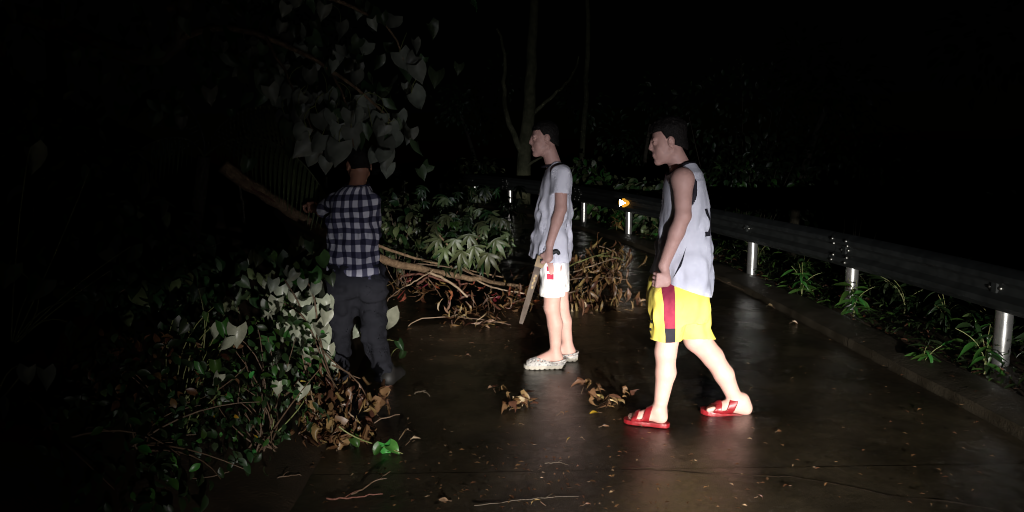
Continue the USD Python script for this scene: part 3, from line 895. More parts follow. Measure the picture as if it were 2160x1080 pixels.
for i in range(nT - 1):
    k = 2 * i
    bf += [(k, k + 1, k + 3), (k, k + 3, k + 2)]
    o2 = 2 * nT
    bf += [(o2 + k, o2 + k + 3, o2 + k + 1), (o2 + k, o2 + k + 2, o2 + k + 3), (k, k + 2, o2 + k + 2), (k, o2 + k + 2, o2 + k), (k + 1, o2 + k + 3, k + 3), (k + 1, o2 + k + 1, o2 + k + 3)]
sb = obj('blade', (bl, np.array(bf)), M['saw_blade'], saw, off=g1)
mk = []
for i, (t0_, t1_, u0, u1) in enumerate([(.10, .115, -.006, .010), (.12, .135, -.010, .004), (.138, .150, -.004, .010), (.155, .172, -.010, .002), (.18, .20, -.006, .008)]):
    sg = -1 if nrm[1] > 0 else 1
    mk.append(trimesh.convex.convex_hull(np.array([g1 + ax * t + side * u + nrm * sg * w for t in (t0_, t1_) for u in (u0, u1) for w in (.0005, .0022)])))
obj('yellow_print', cat_(mk), M['saw_yellow'], sb, off=g1)

# ============ the man walking past in the jersey
Q = Figure(0.93, 4.33)
pr = thing('person', 'person walking in sleeveless white jersey, yellow shorts and red sandals', 'person', (Q.X0, Q.Y0, 0), 180)
HC = Q(1407, 299)
HR = rot(-0.05, 0.16)
B = Solid().add(in_frame(head_solid(), HC, HR, 1.0))
nb = Q(1437, 356)
B.add(cone(HC + HR @ np.array([-.022, 0, -.045]), nb, .052, .058), .02)
B.add(loft(Q.rows([(358, 1418, 1462, .07), (378, 1411, 1478, .155), (420, 1404, 1484, .16), (480, 1400, 1488, .155), (540, 1400, 1490, .155), (600, 1392, 1490, .16)])), .03)
sh, el, wr = Q(1440, 378, .175), Q(1441, 455, .225), Q(1400, 560, .20)
B.add(cone(sh + [0, -.01, .0], sh, .055, .057), .02).add(cone(sh, el, .056, .042), .03).add(cone(el, el + (wr - el) * .35, .042, .041), .015).add(cone(el + (wr - el) * .3, wr, .041, .029), .015)
B.add(fist(Q(1391, 590, .20), Q(1391, 604, .2) - Q(1394, 580, .2), np.array([-.5, 1.0, 0.1]), wr, side=1, open_=.008), .012)
sh2, el2, wr2 = Q(1440, 378, -.175), Q(1452, 455, -.23), Q(1442, 548, -.23)
B.add(cone(sh2, el2, .056, .042), .03).add(cone(el2, wr2, .042, .029), .02)
B.add(fist(Q(1436, 572, -.23), Q(1434, 590, -.23) - Q(1438, 560, -.23), np.array([0, -1.0, .1]), wr2, side=1, open_=.012), .012)
frames = []
hipn, kn, cn, an = Q(1424, 620, .095), Q(1404, 742, .10), Q(1404, 786, .10), Q(1391, 866, .10)
B.add(cone(hipn, kn, .085, .060), .03).add(cone(kn, cn, .058, .056), .02).add(cone(cn, an, .056, .035), .02).add(cone(an, an - [0, 0, .03], .035, .037), .02)
h0 = gp(1405, 901); t0f = gp(1322, 890)
loc = lambda w: np.array([-(w[0] - Q.X0), -(w[1] - Q.Y0), w[2]])
hl, te = loc(h0), loc(t0f)
hl[2], te[2] = .020, .020
frames.append(foot_frame(hl, te, flip=True))
an_n = frames[0][0] + frames[0][1][:, 0] * .045 + [0, 0, .08]
B.add(cone(an, an_n, .035, .037), .02)
hipf, kf, cf, af = Q(1444, 620, -.09), Q(1503, 752, -.10), Q(1527, 790, -.10), Q(1556, 853, -.10)
thf = Q(1470, 714, -.095)
B.add(cone(hipf, thf, .088, .074), .03).add(cone(thf, kf, .074, .063), .03).add(cone(kf, cf, .060, .057), .02).add(cone(cf, af, .057, .036), .02)
hl, te = Q(1580, 876, -.10), loc(gp(1502, 896))
te[2] = .022
te[1] = hl[1] + .01
frames.append(foot_frame(hl, te))
B.add(cone(af, frames[1][0] + frames[1][1] @ np.array([.055, 0, .070]), .036, .037), .03).add(cone(cf * .35 + af * .65, frames[1][0] + frames[1][1] @ np.array([.022, 0, .035]), .030, .026), .03)
FS = foot_solid()
put_feet(B, frames, FS)
lo, hi = np.array([-.52, -.36, -.01]), np.array([.36, .36, 1.90])
obj('body', polygonise(B, lo, hi, .0056), M['skin'], pr, smooth=True)
obj('hair', polygonise(in_frame(hair_solid(.008, .012, 8), HC, HR), HC - .17, HC + .17, .0045), M['hair'], pr, smooth=True)
T = Solid().add(loft(Q.rows([(340, 1420, 1466, .08), (352, 1414, 1472, .115), (362, 1408, 1479, .155), (382, 1402, 1485, .175), (410, 1398, 1490, .178), (450, 1394, 1494, .18), (500, 1390, 1498, .185), (540, 1386, 1500, .195), (580, 1372, 1500, .205), (640, 1372, 1498, .21)])))
fo = folds(.026, 25)
core = Solid().add(loft(Q.rows([(358, 1418, 1462, .07), (378, 1411, 1478, .155), (420, 1404, 1484, .16), (480, 1400, 1488, .155), (540, 1400, 1490, .155), (600, 1392, 1490, .16)])))
z_cut = Q(1440, 385)[2]
outer = lambda p: np.minimum(T(p) - fo(p) * np.clip((z_cut - p[:, 2]) * 4, 0.1, 1), core(p) - .012)
jersey = Solid().add(shell(outer, .011))
hf, hb = Q(1370, 578), Q(1497, 622)
hs = (hf[2] - hb[2]) / (hf[0] - hb[0])
jersey.keep(lambda p: hb[2] + hs * (p[:, 0] - hb[0]) - p[:, 2])
holes = []
for s, a_, b_ in ((1, sh, el), (-1, sh2, el2)):
    holes.append(lambda p, a_=a_, b_=b_, s=s: np.maximum(ell(a_ + (b_ - a_) * .22 + [0, .03 * s, 0], (.074, .085, .118))(p), .135 - p[:, 1] * s))
    jersey.cut(holes[-1], .004)
neck = ell(nb + [.018, 0, .025], (.088, .082, .062))
jersey.cut(neck, .004)
jv, jf = polygonise(jersey, lo, hi, .0056)
ctr = jv[jf].mean(1)
trim = np.min([h(ctr) for h in holes] + [neck(ctr)], axis=0) < .017
obj('jersey_trim', (jv, jf[trim]), M['black_cloth'], pr, smooth=True)
jm = trimesh.Trimesh(jv, jf[~trim], process=False)
# black side gusset above the hip, and black print across the back
a0, a1, a2 = Q(1438, 532, .19), Q(1416, 590, .19), Q(1462, 556, .19)


def tri_planes(pts):
    out = []
    c = sum(pts) / 3
    for i in range(3):
        p, q = pts[i], pts[(i + 1) % 3]
        n = np.array([-(q[2] - p[2]), 0, q[0] - p[0]])
        if n @ (c - p) < 0:
            n = -n
        out.append((n, n @ p))
    return out + [((0, 1, 0), .04)]


gus, jm = cut_out(jm, tri_planes([Q(1450, 520, .19), Q(1420, 590, .19), Q(1437, 562, .19)]))
g2, jm = cut_out(jm, tri_planes([Q(1434, 566, .19), Q(1439, 553, .19), Q(1468, 556, .19)]))
jm = trimesh.util.concatenate([jm, g2])
obj('side_panel', (gus.vertices, gus.faces), M['black_cloth'], pr, smooth=True)
prints = []
zt, zb_, x_b = Q(1490, 436)[2], Q(1490, 492)[2], Q(1462, 470)[0]
for y0, y1, z0_, z1_ in ((.112, .14, zb_, zt), (.14, .165, zb_, zb_ + .026), (.055, .085, zb_, zt), (-.005, .055, zt - .026, zt), (-.005, .055, (zt + zb_) / 2 - .013, (zt + zb_) / 2 + .013), (-.10, -.07, zb_, zt), (-.07, -.03, zb_, zb_ + .026), (.0, .05, zb_, zb_ + .026)):
    pc, jm = cut_out(jm, [((-1, 0, 0), -x_b), ((0, 1, 0), y0), ((0, -1, 0), -y1), ((0, 0, 1), z0_), ((0, 0, -1), -z1_)])
    prints.append(pc)
bp = trimesh.util.concatenate(prints)
obj('back_print', (bp.vertices, bp.faces), M['black_cloth'], pr, smooth=30)
obj('jersey', (jm.vertices, jm.faces), M['jersey_cloth'], pr, smooth=30)
W = Solid().add(loft(Q.rows([(572, 1378, 1492, .18), (610, 1366, 1496, .19), (650, 1366, 1497, .19), (670, 1374, 1494, .18)])))
W.add(cone(Q(1414, 630, .09), Q(1401, 722, .10), .108, .082), .03)
W.add(cone(Q(1452, 630, -.09), Q(1466, 722, -.10), .115, .096), .03)
fo2 = folds(.024, 35)
zwr = Q(1430, 590)[2]
z_n, z_f = Q(1400, 716, .1)[2], Q(1465, 716, -.1)[2]
shorts = Solid().add(shell(lambda p, c_=B: np.minimum(W(p) - fo2(p), np.maximum.reduce([c_(p) - .014, p[:, 2] - zwr, np.abs(p[:, 1]) - .158])), .011)).keep(lambda p: np.interp(p[:, 1], [-.10, .10], [z_f, z_n]) - p[:, 2])
wm = trimesh.Trimesh(*polygonise(shorts, lo, hi, .0058), process=False)
q = [Q(1397, 592, .19), Q(1423, 592, .19), Q(1403, 722, .18), Q(1425, 722, .18)]


def edge_plane(p, r, toward):
    n = np.array([-(r[2] - p[2]), 0, r[0] - p[0]])
    if n @ (toward - p) < 0:
        n = -n
    return n, n @ p


mid = sum(q) / 4
zd = Q(1410, 693, .19)[2]
st, wm = cut_out(wm, [edge_plane(q[0], q[2], mid), edge_plane(q[1], q[3], mid), ((0, 1, 0), .06)])
dk, st = split_plane(st, (0, 0, -1), -zd)
obj('red_stripe', (st.vertices, st.faces), M['maroon_cloth'], pr, smooth=True)
obj('dark_hem_panel', (dk.vertices, dk.faces), M['black_cloth'], pr, smooth=True)
pk, wm = cut_out(wm, [((1, 0, 0), Q(1386, 640, .1)[0]), ((0, 1, 0), -.02), ((0, -1, 0), -.10), ((0, 0, 1), Q(1370, 694)[2]), ((0, 0, -1), -Q(1370, 658)[2])])
m1, pk = cut_out(pk, [((0, 0, 1), Q(1370, 674)[2]), ((0, 0, -1), -Q(1370, 668)[2])])
m2, pk = cut_out(pk, [((0, 0, 1), Q(1370, 690)[2]), ((0, 0, -1), -Q(1370, 684)[2])])
pp = trimesh.util.concatenate([m1, m2])
if len(pp.faces):
    obj('front_print', (pp.vertices, pp.faces), M['black_cloth'], pr, smooth=True)
wm = trimesh.util.concatenate([wm, pk])
obj('shorts', (wm.vertices, wm.faces), M['yellow_cloth'], pr, smooth=30)


def slide(fr, person):
    c, R, s = fr
    to_w = lambda v: np.asarray(c) + (v * s) @ R.T
    rows_x = np.array([-.022, -.008, .03, .09, .16, .20, .235, .256, .264])
    half = np.array([.010, .030, .038, .037, .048, .050, .044, .028, .010])
    hw = lambda x: np.interp(x, rows_x, half)
    S1 = lambda p: np.maximum.reduce([(np.abs(p[:, 1] + .003) - hw(p[:, 0])) * .8, p[:, 2] - .007 - .012 * np.clip(-p[:, 0] + .02, 0, 1), -.020 - p[:, 2], p[:, 0] - .264, -.022 - p[:, 0]])
    sole = polygonise(S1, (-.04, -.07, -.03), (.29, .07, .03), .0045)
    off = lambda p: FS(p)
    so = obj('sandal', (to_w(sole[0]), sole[1]), M['red_rubber'], person, smooth=40)

    def band(p):
        d = off(p)
        b = np.minimum(np.abs(p[:, 0] + .25 * p[:, 2] - .126) - .021, np.abs(p[:, 0] + .12 * p[:, 2] - .190) - .016)
        rim = np.maximum(np.abs(p[:, 2] - .012) - .012, np.abs(p[:, 0] - .155) - .055)
        b = np.minimum(b, rim)
        return np.maximum.reduce([d - .0085, -(d - .0018), b, -.004 - p[:, 2]])
    bm = polygonise(band, (.06, -.08, -.02), (.25, .08, .11), .0035)
    obj('strap', (to_w(bm[0]), bm[1]), M['red_rubber'], so, smooth=40)


for fr in frames:
    slide(fr, pr)

# ============ the man at the bush, seen from behind
Q = Figure(-0.99, 4.98, back=True)
pl_ = thing('person', 'person in navy check shirt and dark trousers seen from behind, reaching into the bush', 'person', (Q.X0, Q.Y0, 0), 90)
HC = Q(757, 350, .06)
HR = rot(0.45, 0.22)
B = Solid().add(in_frame(head_solid(), HC, HR, 1.0))
nb = Q(752, 396, .0)
B.add(cone(HC + HR @ np.array([-.022, 0, -.045]), nb, .050, .056), .02)
zr = lambda py: Q(750, py)[2]
yl = lambda px, py: Q(px, py)[1]
BR = [(zr(py), -.085 - .02 * (py > 430), .10, (yl(xl, py) - yl(xr, py)) / 2 - .012, (yl(xl, py) + yl(xr, py)) / 2) for py, xl, xr in ((396, 728, 778), (412, 706, 786), (440, 702, 794), (500, 701, 794), (560, 700, 798), (600, 700, 804))]
B.add(loft(BR), .03)
shr, elr, wrr = Q(784, 428, .0), Q(786, 500, .10), Q(762, 486, .30)
shl, ell_, wrl = Q(710, 424, .02), Q(680, 446, .20), Q(664, 440, .40)
for a_, b_, c_, w_ in ((shr, elr, wrr, (0, 0, 1.0)), (shl, ell_, wrl, (0.2, .6, .8))):
    B.add(cone(a_, b_, .046, .037), .03).add(cone(b_, c_, .038, .026), .02)
    dv = (c_ - b_) / np.linalg.norm(c_ - b_)
    B.add(fist(c_ + dv * .075, np.cross(dv, [0, 0, 1.0]), np.array(w_), c_, side=1, open_=.006), .012)
hl_, hr_ = Q(728, 610), Q(780, 610)
kl_, kr_ = Q(716, 710, .02), Q(789, 712, -.02)
al_, ar_ = Q(713, 800, .0), Q(818, 806, -.02)
for a_, b_, c_ in ((hl_, kl_, al_), (hr_, kr_, ar_)):
    B.add(cone(a_, b_, .08, .056), .03).add(cone(b_, c_, .056, .036), .02)
fl = [(al_ * [1, 1, 0] + [-.05, 0, .025], al_ * [1, 1, 0] + [.18, .05, .025]), (ar_ * [1, 1, 0] + [-.05, 0, .025], ar_ * [1, 1, 0] + [.18, -.05, .025])]
frames = [foot_frame(h_, t_, flip=(i == 1)) for i, (h_, t_) in enumerate(fl)]
put_feet(B, frames, FS)
lo, hi = np.array([-.25, -.42, -.01]), np.array([.58, .50, 1.72])
obj('body', polygonise(B, lo, hi, .0062), M['skin_tan'], pl_, smooth=True)
obj('hair', polygonise(in_frame(hair_solid(.0022, .0015, 18, -.028), HC, HR), HC - .16, HC + .16, .0045), M['hair'], pl_, smooth=True)
SR = [(zr(py), -.105 - dx, .12 + dx * .5, (yl(xl, py) - yl(xr, py)) / 2, (yl(xl, py) + yl(xr, py)) / 2) for py, xl, xr, dx in ((392, 724, 778, -.03), (402, 712, 784, -.01), (416, 700, 792, .01), (440, 695, 797, .02), (480, 694, 797, .02), (530, 692, 799, .015), (570, 690, 804, .015), (600, 690, 806, .015))]
T = Solid().add(loft(SR, power=2.3))
sleeves = ((shr, elr, 1.0), (shl, ell_, .85))
fo = folds(.032, 45)
coreT = Solid().add(loft(BR))
z_cutL = zr(405)
outer = lambda p: np.minimum(T(p) - fo(p) * np.clip((z_cutL - p[:, 2]) * 5, 0.15, 1), coreT(p) - .010)
shirt = Solid().add(shell(outer, .012))
shirt.keep(lambda p: zr(579) + .10 * p[:, 1] - .10 * np.minimum(0, p[:, 1] + .02) * -1 - p[:, 2] + .03 * (meshkit.noise(p * 9, 3) - .5))
fs_ = folds(.012, 46)
for a_, b_, k_ in sleeves:
    axx = (b_ - a_) / np.linalg.norm(b_ - a_)
    cn_ = cone(a_ + (b_ - a_) * -.05, b_ + (b_ - a_) * .1, .060, .060)
    shirt.add(lambda p, cn_=cn_, axx=axx, e0=a_ + (b_ - a_) * k_ * .97: np.maximum(shell(lambda q: cn_(q) - fs_(q), .010)(p), (p - e0) @ axx), .012)
shirt.cut(ell(nb + [.02, 0, .03], (.078, .070, .05)), .006)
sv, sf = polygonise(shirt, lo, hi, .0064)
ymid = np.interp(sv[:, 2], *zip(*sorted((r[0], r[4]) for r in SR)))
uu = np.arctan2(sv[:, 1] - ymid, -(sv[:, 0])) * .155
uvs = np.c_[uu + (.05 * (meshkit.noise(sv * 5, 5) - .5) + .018 * (meshkit.noise(sv * 14, 8) - .5)) + .02, sv[:, 2] + .014 * (meshkit.noise(sv * 15, 9) - .5) + .04 * (meshkit.noise(sv * 5, 6) - .5)]
obj('shirt', (sv, sf), M['plaid'], pl_, smooth=True, uv=uvs)
cpts = [nb + np.array([.018 + .078 * math.cos(t), .072 * math.sin(t), .016 + .010 * math.cos(t)]) for t in np.linspace(0, 2 * np.pi, 33)]
cm = tube(cpts, .012, 8)
obj('collar', cm, M['plaid'], pl_, smooth=True, uv=np.c_[cm[0][:, 1], cm[0][:, 2]])
W = Solid().add(loft([(zr(py), -.115, .125, (yl(xl, py) - yl(xr, py)) / 2, (yl(xl, py) + yl(xr, py)) / 2) for py, xl, xr in ((556, 696, 802), (590, 692, 810), (625, 694, 811))], power=2.3))
W.add(chain([Q(726, 600, .0), Q(722, 640, .01), Q(715, 700, .02), Q(712, 770, .0), Q(713, 812, .0)], [.098, .094, .084, .072, .066]), .06)
W.add(chain([Q(778, 600, .0), Q(784, 640, .0), Q(789, 700, -.02), Q(806, 770, -.02), Q(818, 816, -.02)], [.098, .094, .084, .070, .060]), .06)
fo2 = folds(.032, 55, dirs=((22, 20, 9), (10, 12, 26)))
coreL = Solid().add(cone(hl_, kl_, .08, .056)).add(cone(kl_, al_, .056, .036), .02).add(cone(hr_, kr_, .08, .056), .02).add(cone(kr_, ar_, .056, .036), .02)
trous = Solid().add(shell(lambda p: np.minimum(W(p) - fo2(p), coreL(p) - .012), .011)).keep(lambda p: .035 - p[:, 2])
obj('trousers', polygonise(trous, lo, hi, .0066), M['trouser_cloth'], pl_, smooth=True)
for c_, R_, s_ in frames:
    f2 = lambda p: np.maximum(smin(FS(p), cone((.03, 0, .03), (.2, 0, .025), .045, .036)(p), .02) - .010, .0 - p[:, 2] - .012)
    v_, f_ = polygonise(f2, (-.06, -.09, -.03), (.30, .09, .17), .006)
    obj('shoe', (np.asarray(c_) + (v_ * s_) @ R_.T, f_), M['saw_black'], pl_, smooth=True)
# ------------------------------------------------------------------ leaves
def unit(v):
    v = np.asarray(v, float)
    return v / (np.linalg.norm(v) + 1e-12)


def blade(prof, n=6, fold=.25, droop=.5, curl=0.0, lobe=0.0, cols=2, wav=0.0, seed=0, twist=0.0):
    """Leaf of unit length along +x, upper side +z. prof: half width over t; fold lifts the two sides, droop bends it along, curl rolls the sides in."""
    r = np.random.default_rng(seed)
    t = np.linspace(0, 1, n + 1)
    w = np.interp(t, np.linspace(0, 1, len(prof)), prof)
    a = -droop * t
    cx = np.r_[0, np.cumsum(np.cos(a[:-1]) / n)]
    cz = np.r_[0, np.cumsum(np.sin(a[:-1]) / n)]
    us = np.linspace(-1, 1, 2 * cols + 1)
    V = []
    for i in range(n + 1):
        tw = twist * t[i]
        for u in us:
            ang = fold + curl * abs(u)
            y = w[i] * u * math.cos(ang)
            z = w[i] * abs(u) * math.sin(ang) + wav * w[i] * abs(u) * r.normal()
            y, z = y * math.cos(tw) - z * math.sin(tw), y * math.sin(tw) + z * math.cos(tw)
            x = -lobe * (1 - t[i]) ** 3 * abs(u)
            V.append((cx[i] + x * math.cos(a[i]) - z * math.sin(a[i]), y, cz[i] + x * math.sin(a[i]) + z * math.cos(a[i])))
    m = len(us)
    F = []
    for i in range(n):
        for j in range(m - 1):
            k = i * m + j
            F += [(k, k + m, k + m + 1), (k, k + m + 1, k + 1)]
    return np.array(V), np.array(F)


HEART = (.42, .50, .49, .42, .31, .18, .07, 0.0)
OVAL = (.03, .20, .29, .30, .25, .15, .04)
LANCE = (.02, .08, .105, .10, .075, .04, .004)
LANCEW = (.02, .09, .12, .11, .085, .045, .005)


def palmate(seed=0):
    r = np.random.default_rng(seed)
    V, F, k = [], [], 0
    for a, L in ((0, 1.0), (.62, .88), (-.62, .88), (1.25, .62), (-1.25, .62)):
        v, f = blade((.04, .085, .11, .09, .045, 0), 4, .25, .7 + .6 * r.random(), 0, 0, 1, .25, seed + k)
        v = v * [L, L, L]
        c, s = math.cos(a), math.sin(a)
        v = np.c_[v[:, 0] * c - v[:, 1] * s, v[:, 0] * s + v[:, 1] * c, v[:, 2] + .002 * k]
        V.append(v); F.append(f + k); k += len(v)
    return np.vstack(V), np.vstack(F)


SHAPES = {
    'heart': [blade(HEART, 6, .10 + .06 * i, .35 + .25 * i, .25, .20, 2, .06, i) for i in range(4)],
    'heartfold': [blade(HEART, 6, .55, .6, .3, .20, 2, .06, 9 + i) for i in range(2)],
    'oval': [blade(OVAL, 5, .12 + .1 * i, .3 + .2 * i, .1, 0, 1, .06, i) for i in range(4)],
    'lance': [blade(LANCE, 6, .25, .5 + .35 * i, .0, 0, 1, .05, i, .5 * (i - 1.5)) for i in range(4)],
    'dead': [blade(LANCEW, 6, .4 + .3 * (i % 4), .7 + .35 * (i % 5), .5 + .15 * i, 0, 2, .35, i + 4, .7 * (i - 3.5)) for i in range(8)],
    'deadheart': [blade(HEART, 6, .7, 1.1 + .4 * i, .8, .15, 2, .25, 30 + i, .5 * (i - 1)) for i in range(3)],
    'palmate': [palmate(i) for i in range(7)],
}


def leaf_mesh(shape, pos, d, nrm, L, r):
    v, f = SHAPES[shape][int(r.integers(len(SHAPES[shape])))]
    x = unit(d)
    z = np.asarray(nrm, float) - x * (np.asarray(nrm, float) @ x)
    z = unit(z) if np.linalg.norm(z) > 1e-3 else unit(np.cross(x, [0.3, 0.5, 0.8]))
    y = np.cross(z, x)
    return (v * L) @ np.stack([x, y, z]) + pos, f


class Plant:
    """A plant: thing > stem, leaf, leaf_001 ... (at most 300 leaves singly, the rest in one foliage part)."""

    def __init__(self, name, label, cat, loc, group=None):
        self.o = np.asarray(loc, float)
        self.t = thing(name, label, cat, loc, 0, group)
        self.n, self.rest = 0, {}

    def stem(self, pts, r, mat_='twig', n=10, name='stem', wob=0.0, sides=6, seed=0):
        c = curve(pts, n, wob, seed)
        r0, r1 = r if np.ndim(r) else (r, r * .6)
        obj(name, tube(c, np.linspace(r0, r1, len(c)), sides), M[mat_], self.t, smooth=True, off=self.o)
        return c

    def leaf(self, shape, pos, d, nrm, L, mat_, r=rng, single=True, label=None):
        m = leaf_mesh(shape, np.asarray(pos, float), d, nrm, L, r)
        if single and self.n < 290:
            self.n += 1
            obj('leaf', m, M[mat_], self.t, smooth=True, off=self.o, label=label)
        else:
            self.rest.setdefault(mat_, []).append(m)

    def done(self):
        for k, ms in self.rest.items():
            obj('foliage', cat_(ms), M[k], self.t, smooth=True, off=self.o, kind='stuff')


def pick(r, mats):
    names, w = zip(*mats)
    w = np.array(w, float)
    return names[int(r.choice(len(names), p=w / w.sum()))]


def cloud(P, r, n, centre, radii, shape, L, mats, down=.6, out=.7, single=True, shell_=.35, face=None):
    """n leaves through an ellipsoid; directions mix outwards, downwards and chance."""
    c, q = np.asarray(centre, float), np.asarray(radii, float)
    for _ in range(n):
        u = unit(r.normal(size=3))
        p = c + q * u * (shell_ + (1 - shell_) * r.random()) ** (1 / 2)
        d = out * u + np.array([0, 0, -down]) + r.normal(0, .45, 3)
        nr = u * .8 + np.array([0, 0, .6]) + r.normal(0, .5, 3)
        if face is not None:
            nr = nr + np.asarray(face)
        P.leaf(shape, p, d, nr, r.uniform(*L), pick(r, mats), r, single)


def base_at(x, y):
    return np.array([x, y, float(ground_z(np.array([x]), np.array([y]))[0])])


CAMP = np.array([0, 0, CAM_H])
IMG = lambda deg: np.array([math.cos(math.radians(deg)), 0.0, -math.sin(math.radians(deg))])   # a direction seen in the picture, as it lies across the view

# ---- large-leaved tree leaning over the road from the left
r = np.random.default_rng(21)
b0 = base_at(-3.3, 5.6)
P = Plant('broadleaf_tree', 'large-leaved tree hanging over the man in the check shirt', 'tree', b0)
P.stem([b0 - [0, 0, .2], b0 + [.1, 0, 1.4], at(330, 120, 5.4), at(380, -120, 5.3)], (.09, .05), 'dark_bark', 14, 'trunk', sides=10)
br = [P.stem([at(330, 120, 5.4), at(480, 60, 5.2), at(650, 120, 4.95), at(780, 210, 4.75), at(835, 270, 4.7)], (.03, .006), 'bark', 18, 'branch', .004, 6, 1),
      P.stem([at(355, 20, 5.4), at(560, -30, 5.2), at(730, 10, 5.0), at(820, 60, 4.95), at(850, 130, 4.9)], (.028, .005), 'bark', 16, 'branch', .004, 6, 2),
      P.stem([at(560, 80, 5.05), at(620, 190, 4.85), at(660, 280, 4.75)], (.012, .004), 'twig', 9, 'branch', .003, 5, 3),
      P.stem([at(690, 140, 4.9), at(735, 240, 4.7), at(745, 310, 4.62)], (.010, .004), 'twig', 9, 'branch', .003, 5, 4)]
big = [(785, 268, 66, 62, 4.62), (803, 240, 52, 100, 4.68), (806, 300, 82, 82, 4.6), (716, 300, 80, 98, 4.6), (655, 300, 58, 140, 4.68), (632, 225, 50, 100, 4.74), (700, 232, 44, 90, 4.7), (752, 238, 52, 120, 4.68), (742, 270, 56, 80, 4.64), (645, 268, 50, 125, 4.7), (690, 196, 46, 60, 4.8), (868, 196, 56, 48, 4.85), (842, 110, 52, 65, 4.9), (718, 48, 38, 80, 5.0), (520, 92, 50, 60, 5.1), (520, 150, 40, 170, 5.1), (575, 165, 46, 45, 5.0), (610, 180, 44, 110, 4.9), (670, 240, 50, 70, 4.72), (770, 215, 50, 85, 4.75), (820, 262, 44, 60, 4.68), (680, 285, 56, 110, 4.68), (715, 262, 48, 100, 4.66), (640, 200, 42, 130, 4.8), (815, 318, 50, 95, 4.7), (795, 315, 44, 110, 4.75), (700, 310, 52, 85, 4.62), (690, 335, 40, 100, 4.7), (830, 285, 44, 70, 4.75), (665, 320, 44, 120, 4.75), (740, 215, 46, 60, 4.75), (600, 240, 40, 110, 4.9), (585, 205, 38, 70, 5.0), (820, 345, 40, 100, 4.8)]
for (px, py, ln, dg, Y) in big:
    L = min(ln, 64) * .9 * Y / F_PX
    d = IMG(dg) + np.array([0, r.uniform(-.45, .1), 0])
    P.leaf('heart', at(px, py, Y), d, np.array([0, .9, .45]) + r.normal(0, .22, 3), L * 1.0, 'leaf_grey', r)
    P.stem([at(px, py, Y), at(px, py, Y) + [r.normal(0, .02), .03, .06], at(px, py, Y) + [r.normal(0, .05), .10, .13]], (.0022, .003), 'green_stem', 6, 'petiole', 0, 4)
for k in range(230):
    c = br[int(r.choice(4, p=(.38, .36, .14, .12)))]
    p = c[int(r.integers(len(c) // 4, len(c)))] + r.normal(0, (.16, .2, .15)) + [0, .1, -.06]
    if p[0] > -1.22 and p[0] < -.8 and p[2] < 1.62:       # clear of the man's back
        continue
    P.leaf('heart', p, np.array([r.normal(0, .5), r.normal(-.1, .4), -1.0]), np.array([r.normal(0, .5), r.choice([-.6, .8]), .5]), r.uniform(.07, .125), pick(r, (('leaf_grey', 4), ('leaf_dark', 2))), r)
for k in range(260):
    p = at(r.uniform(-60, 560), r.uniform(-150, 260), r.uniform(4.9, 6.6))
    P.leaf('heart', p, np.array([r.normal(0, .5), r.normal(-.1, .4), -1.0]), np.array([r.normal(0, .5), r.choice([-.6, .8]), .5]), r.uniform(.07, .125), pick(r, (('leaf_dark', 4), ('leaf_grey', 1))), r, single=False)
P.done()

# ---- palm behind the fallen trunk
r = np.random.default_rng(22)
pb = base_at(-2.75, 6.3)
P = Plant('palm_plant', 'young palm with feathered fronds arching above the fallen trunk', 'palm', pb)
crown = at(430, 330, 6.2)
P.stem([pb - [0, 0, .2], (pb + crown) / 2 + [.05, 0, 0], crown], (.07, .05), 'dark_bark', 8, 'trunk', sides=9)
for ends in ([(430, 330, 6.2), (520, 290, 6.0), (610, 320, 5.8), (690, 420, 5.7)], [(430, 330, 6.2), (500, 240, 6.1), (580, 225, 6.0), (650, 260, 5.9)], [(430, 330, 6.2), (400, 230, 6.2), (350, 190, 6.2), (280, 220, 6.2)], [(430, 330, 6.2), (360, 290, 5.9), (290, 320, 5.7), (230, 400, 5.6)]):
    c = curve([at(*e) for e in ends], 30)
    ms = [tube(c, np.linspace(.009, .003, 30), 5)]
    for i in range(4, 30):
        t = unit(c[min(i + 1, 29)] - c[i - 1])
        sd = unit(np.cross(t, [0, 0, 1.0]))
        for s in (-1, 1):
            L = .42 * math.sin(math.pi * (i - 2) / 30) ** .6 * r.uniform(.85, 1.1) + .06
            d = unit(sd * s * .8 + t * .55 + np.array([0, 0, -.75]))
            v, f = blade((.012, .022, .02, .012, .002), 4, .5, .5, 0, 0, 1)
            x, z = d, unit(np.cross(d, t * s))
            ms.append(((v * [L, L * 1.6, L]) @ np.stack([x, np.cross(z, x), z]) + c[i], f))
    obj('frond', cat_(ms), M['leaf_sage'], P.t, smooth=False, off=P.o)

# ---- fallen tree across the road
r = np.random.default_rng(23)
tb = at(470, 352, 5.5)
P = Plant('fallen_tree', 'thin fallen tree lying from the left bank across the road', 'tree', tb)
tr = P.stem([tb, at(545, 402, 5.7), at(620, 450, 5.95), at(700, 497, 6.25), at(810, 548, 6.7), at(900, 570, 7.05), at(1000, 588, 7.4), at(1110, 608, 7.85)], (.052, .020), 'bark', 34, 'trunk', .005, 9, 4)
def brn(pix, rad, m_='twig', n=12, seed=0, sides=6):
    return P.stem([at(*q) for q in pix], rad, m_, n, 'branch', .003, sides, seed)
brn([(770, 505, 6.95), (860, 540, 7.25), (950, 562, 7.5), (1060, 585, 7.8)], (.016, .008), 'bark', seed=1)
brn([(811, 557, 6.95), (870, 556, 7.0), (956, 566, 7.15), (1030, 590, 7.3)], (.008, .005), 'twig', seed=2)
brn([(905, 575, 7.0), (940, 590, 6.95), (970, 612, 6.9), (986, 627, 6.9)], (.014, .010), 'stripped_wood', seed=3)
brn([(858, 604, 6.8), (880, 590, 6.85), (912, 571, 6.95)], (.007, .005), 'stripped_wood', seed=4)
brn([(858, 604, 6.8), (852, 580, 6.85), (848, 562, 6.9)], (.006, .004), 'twig', seed=5)
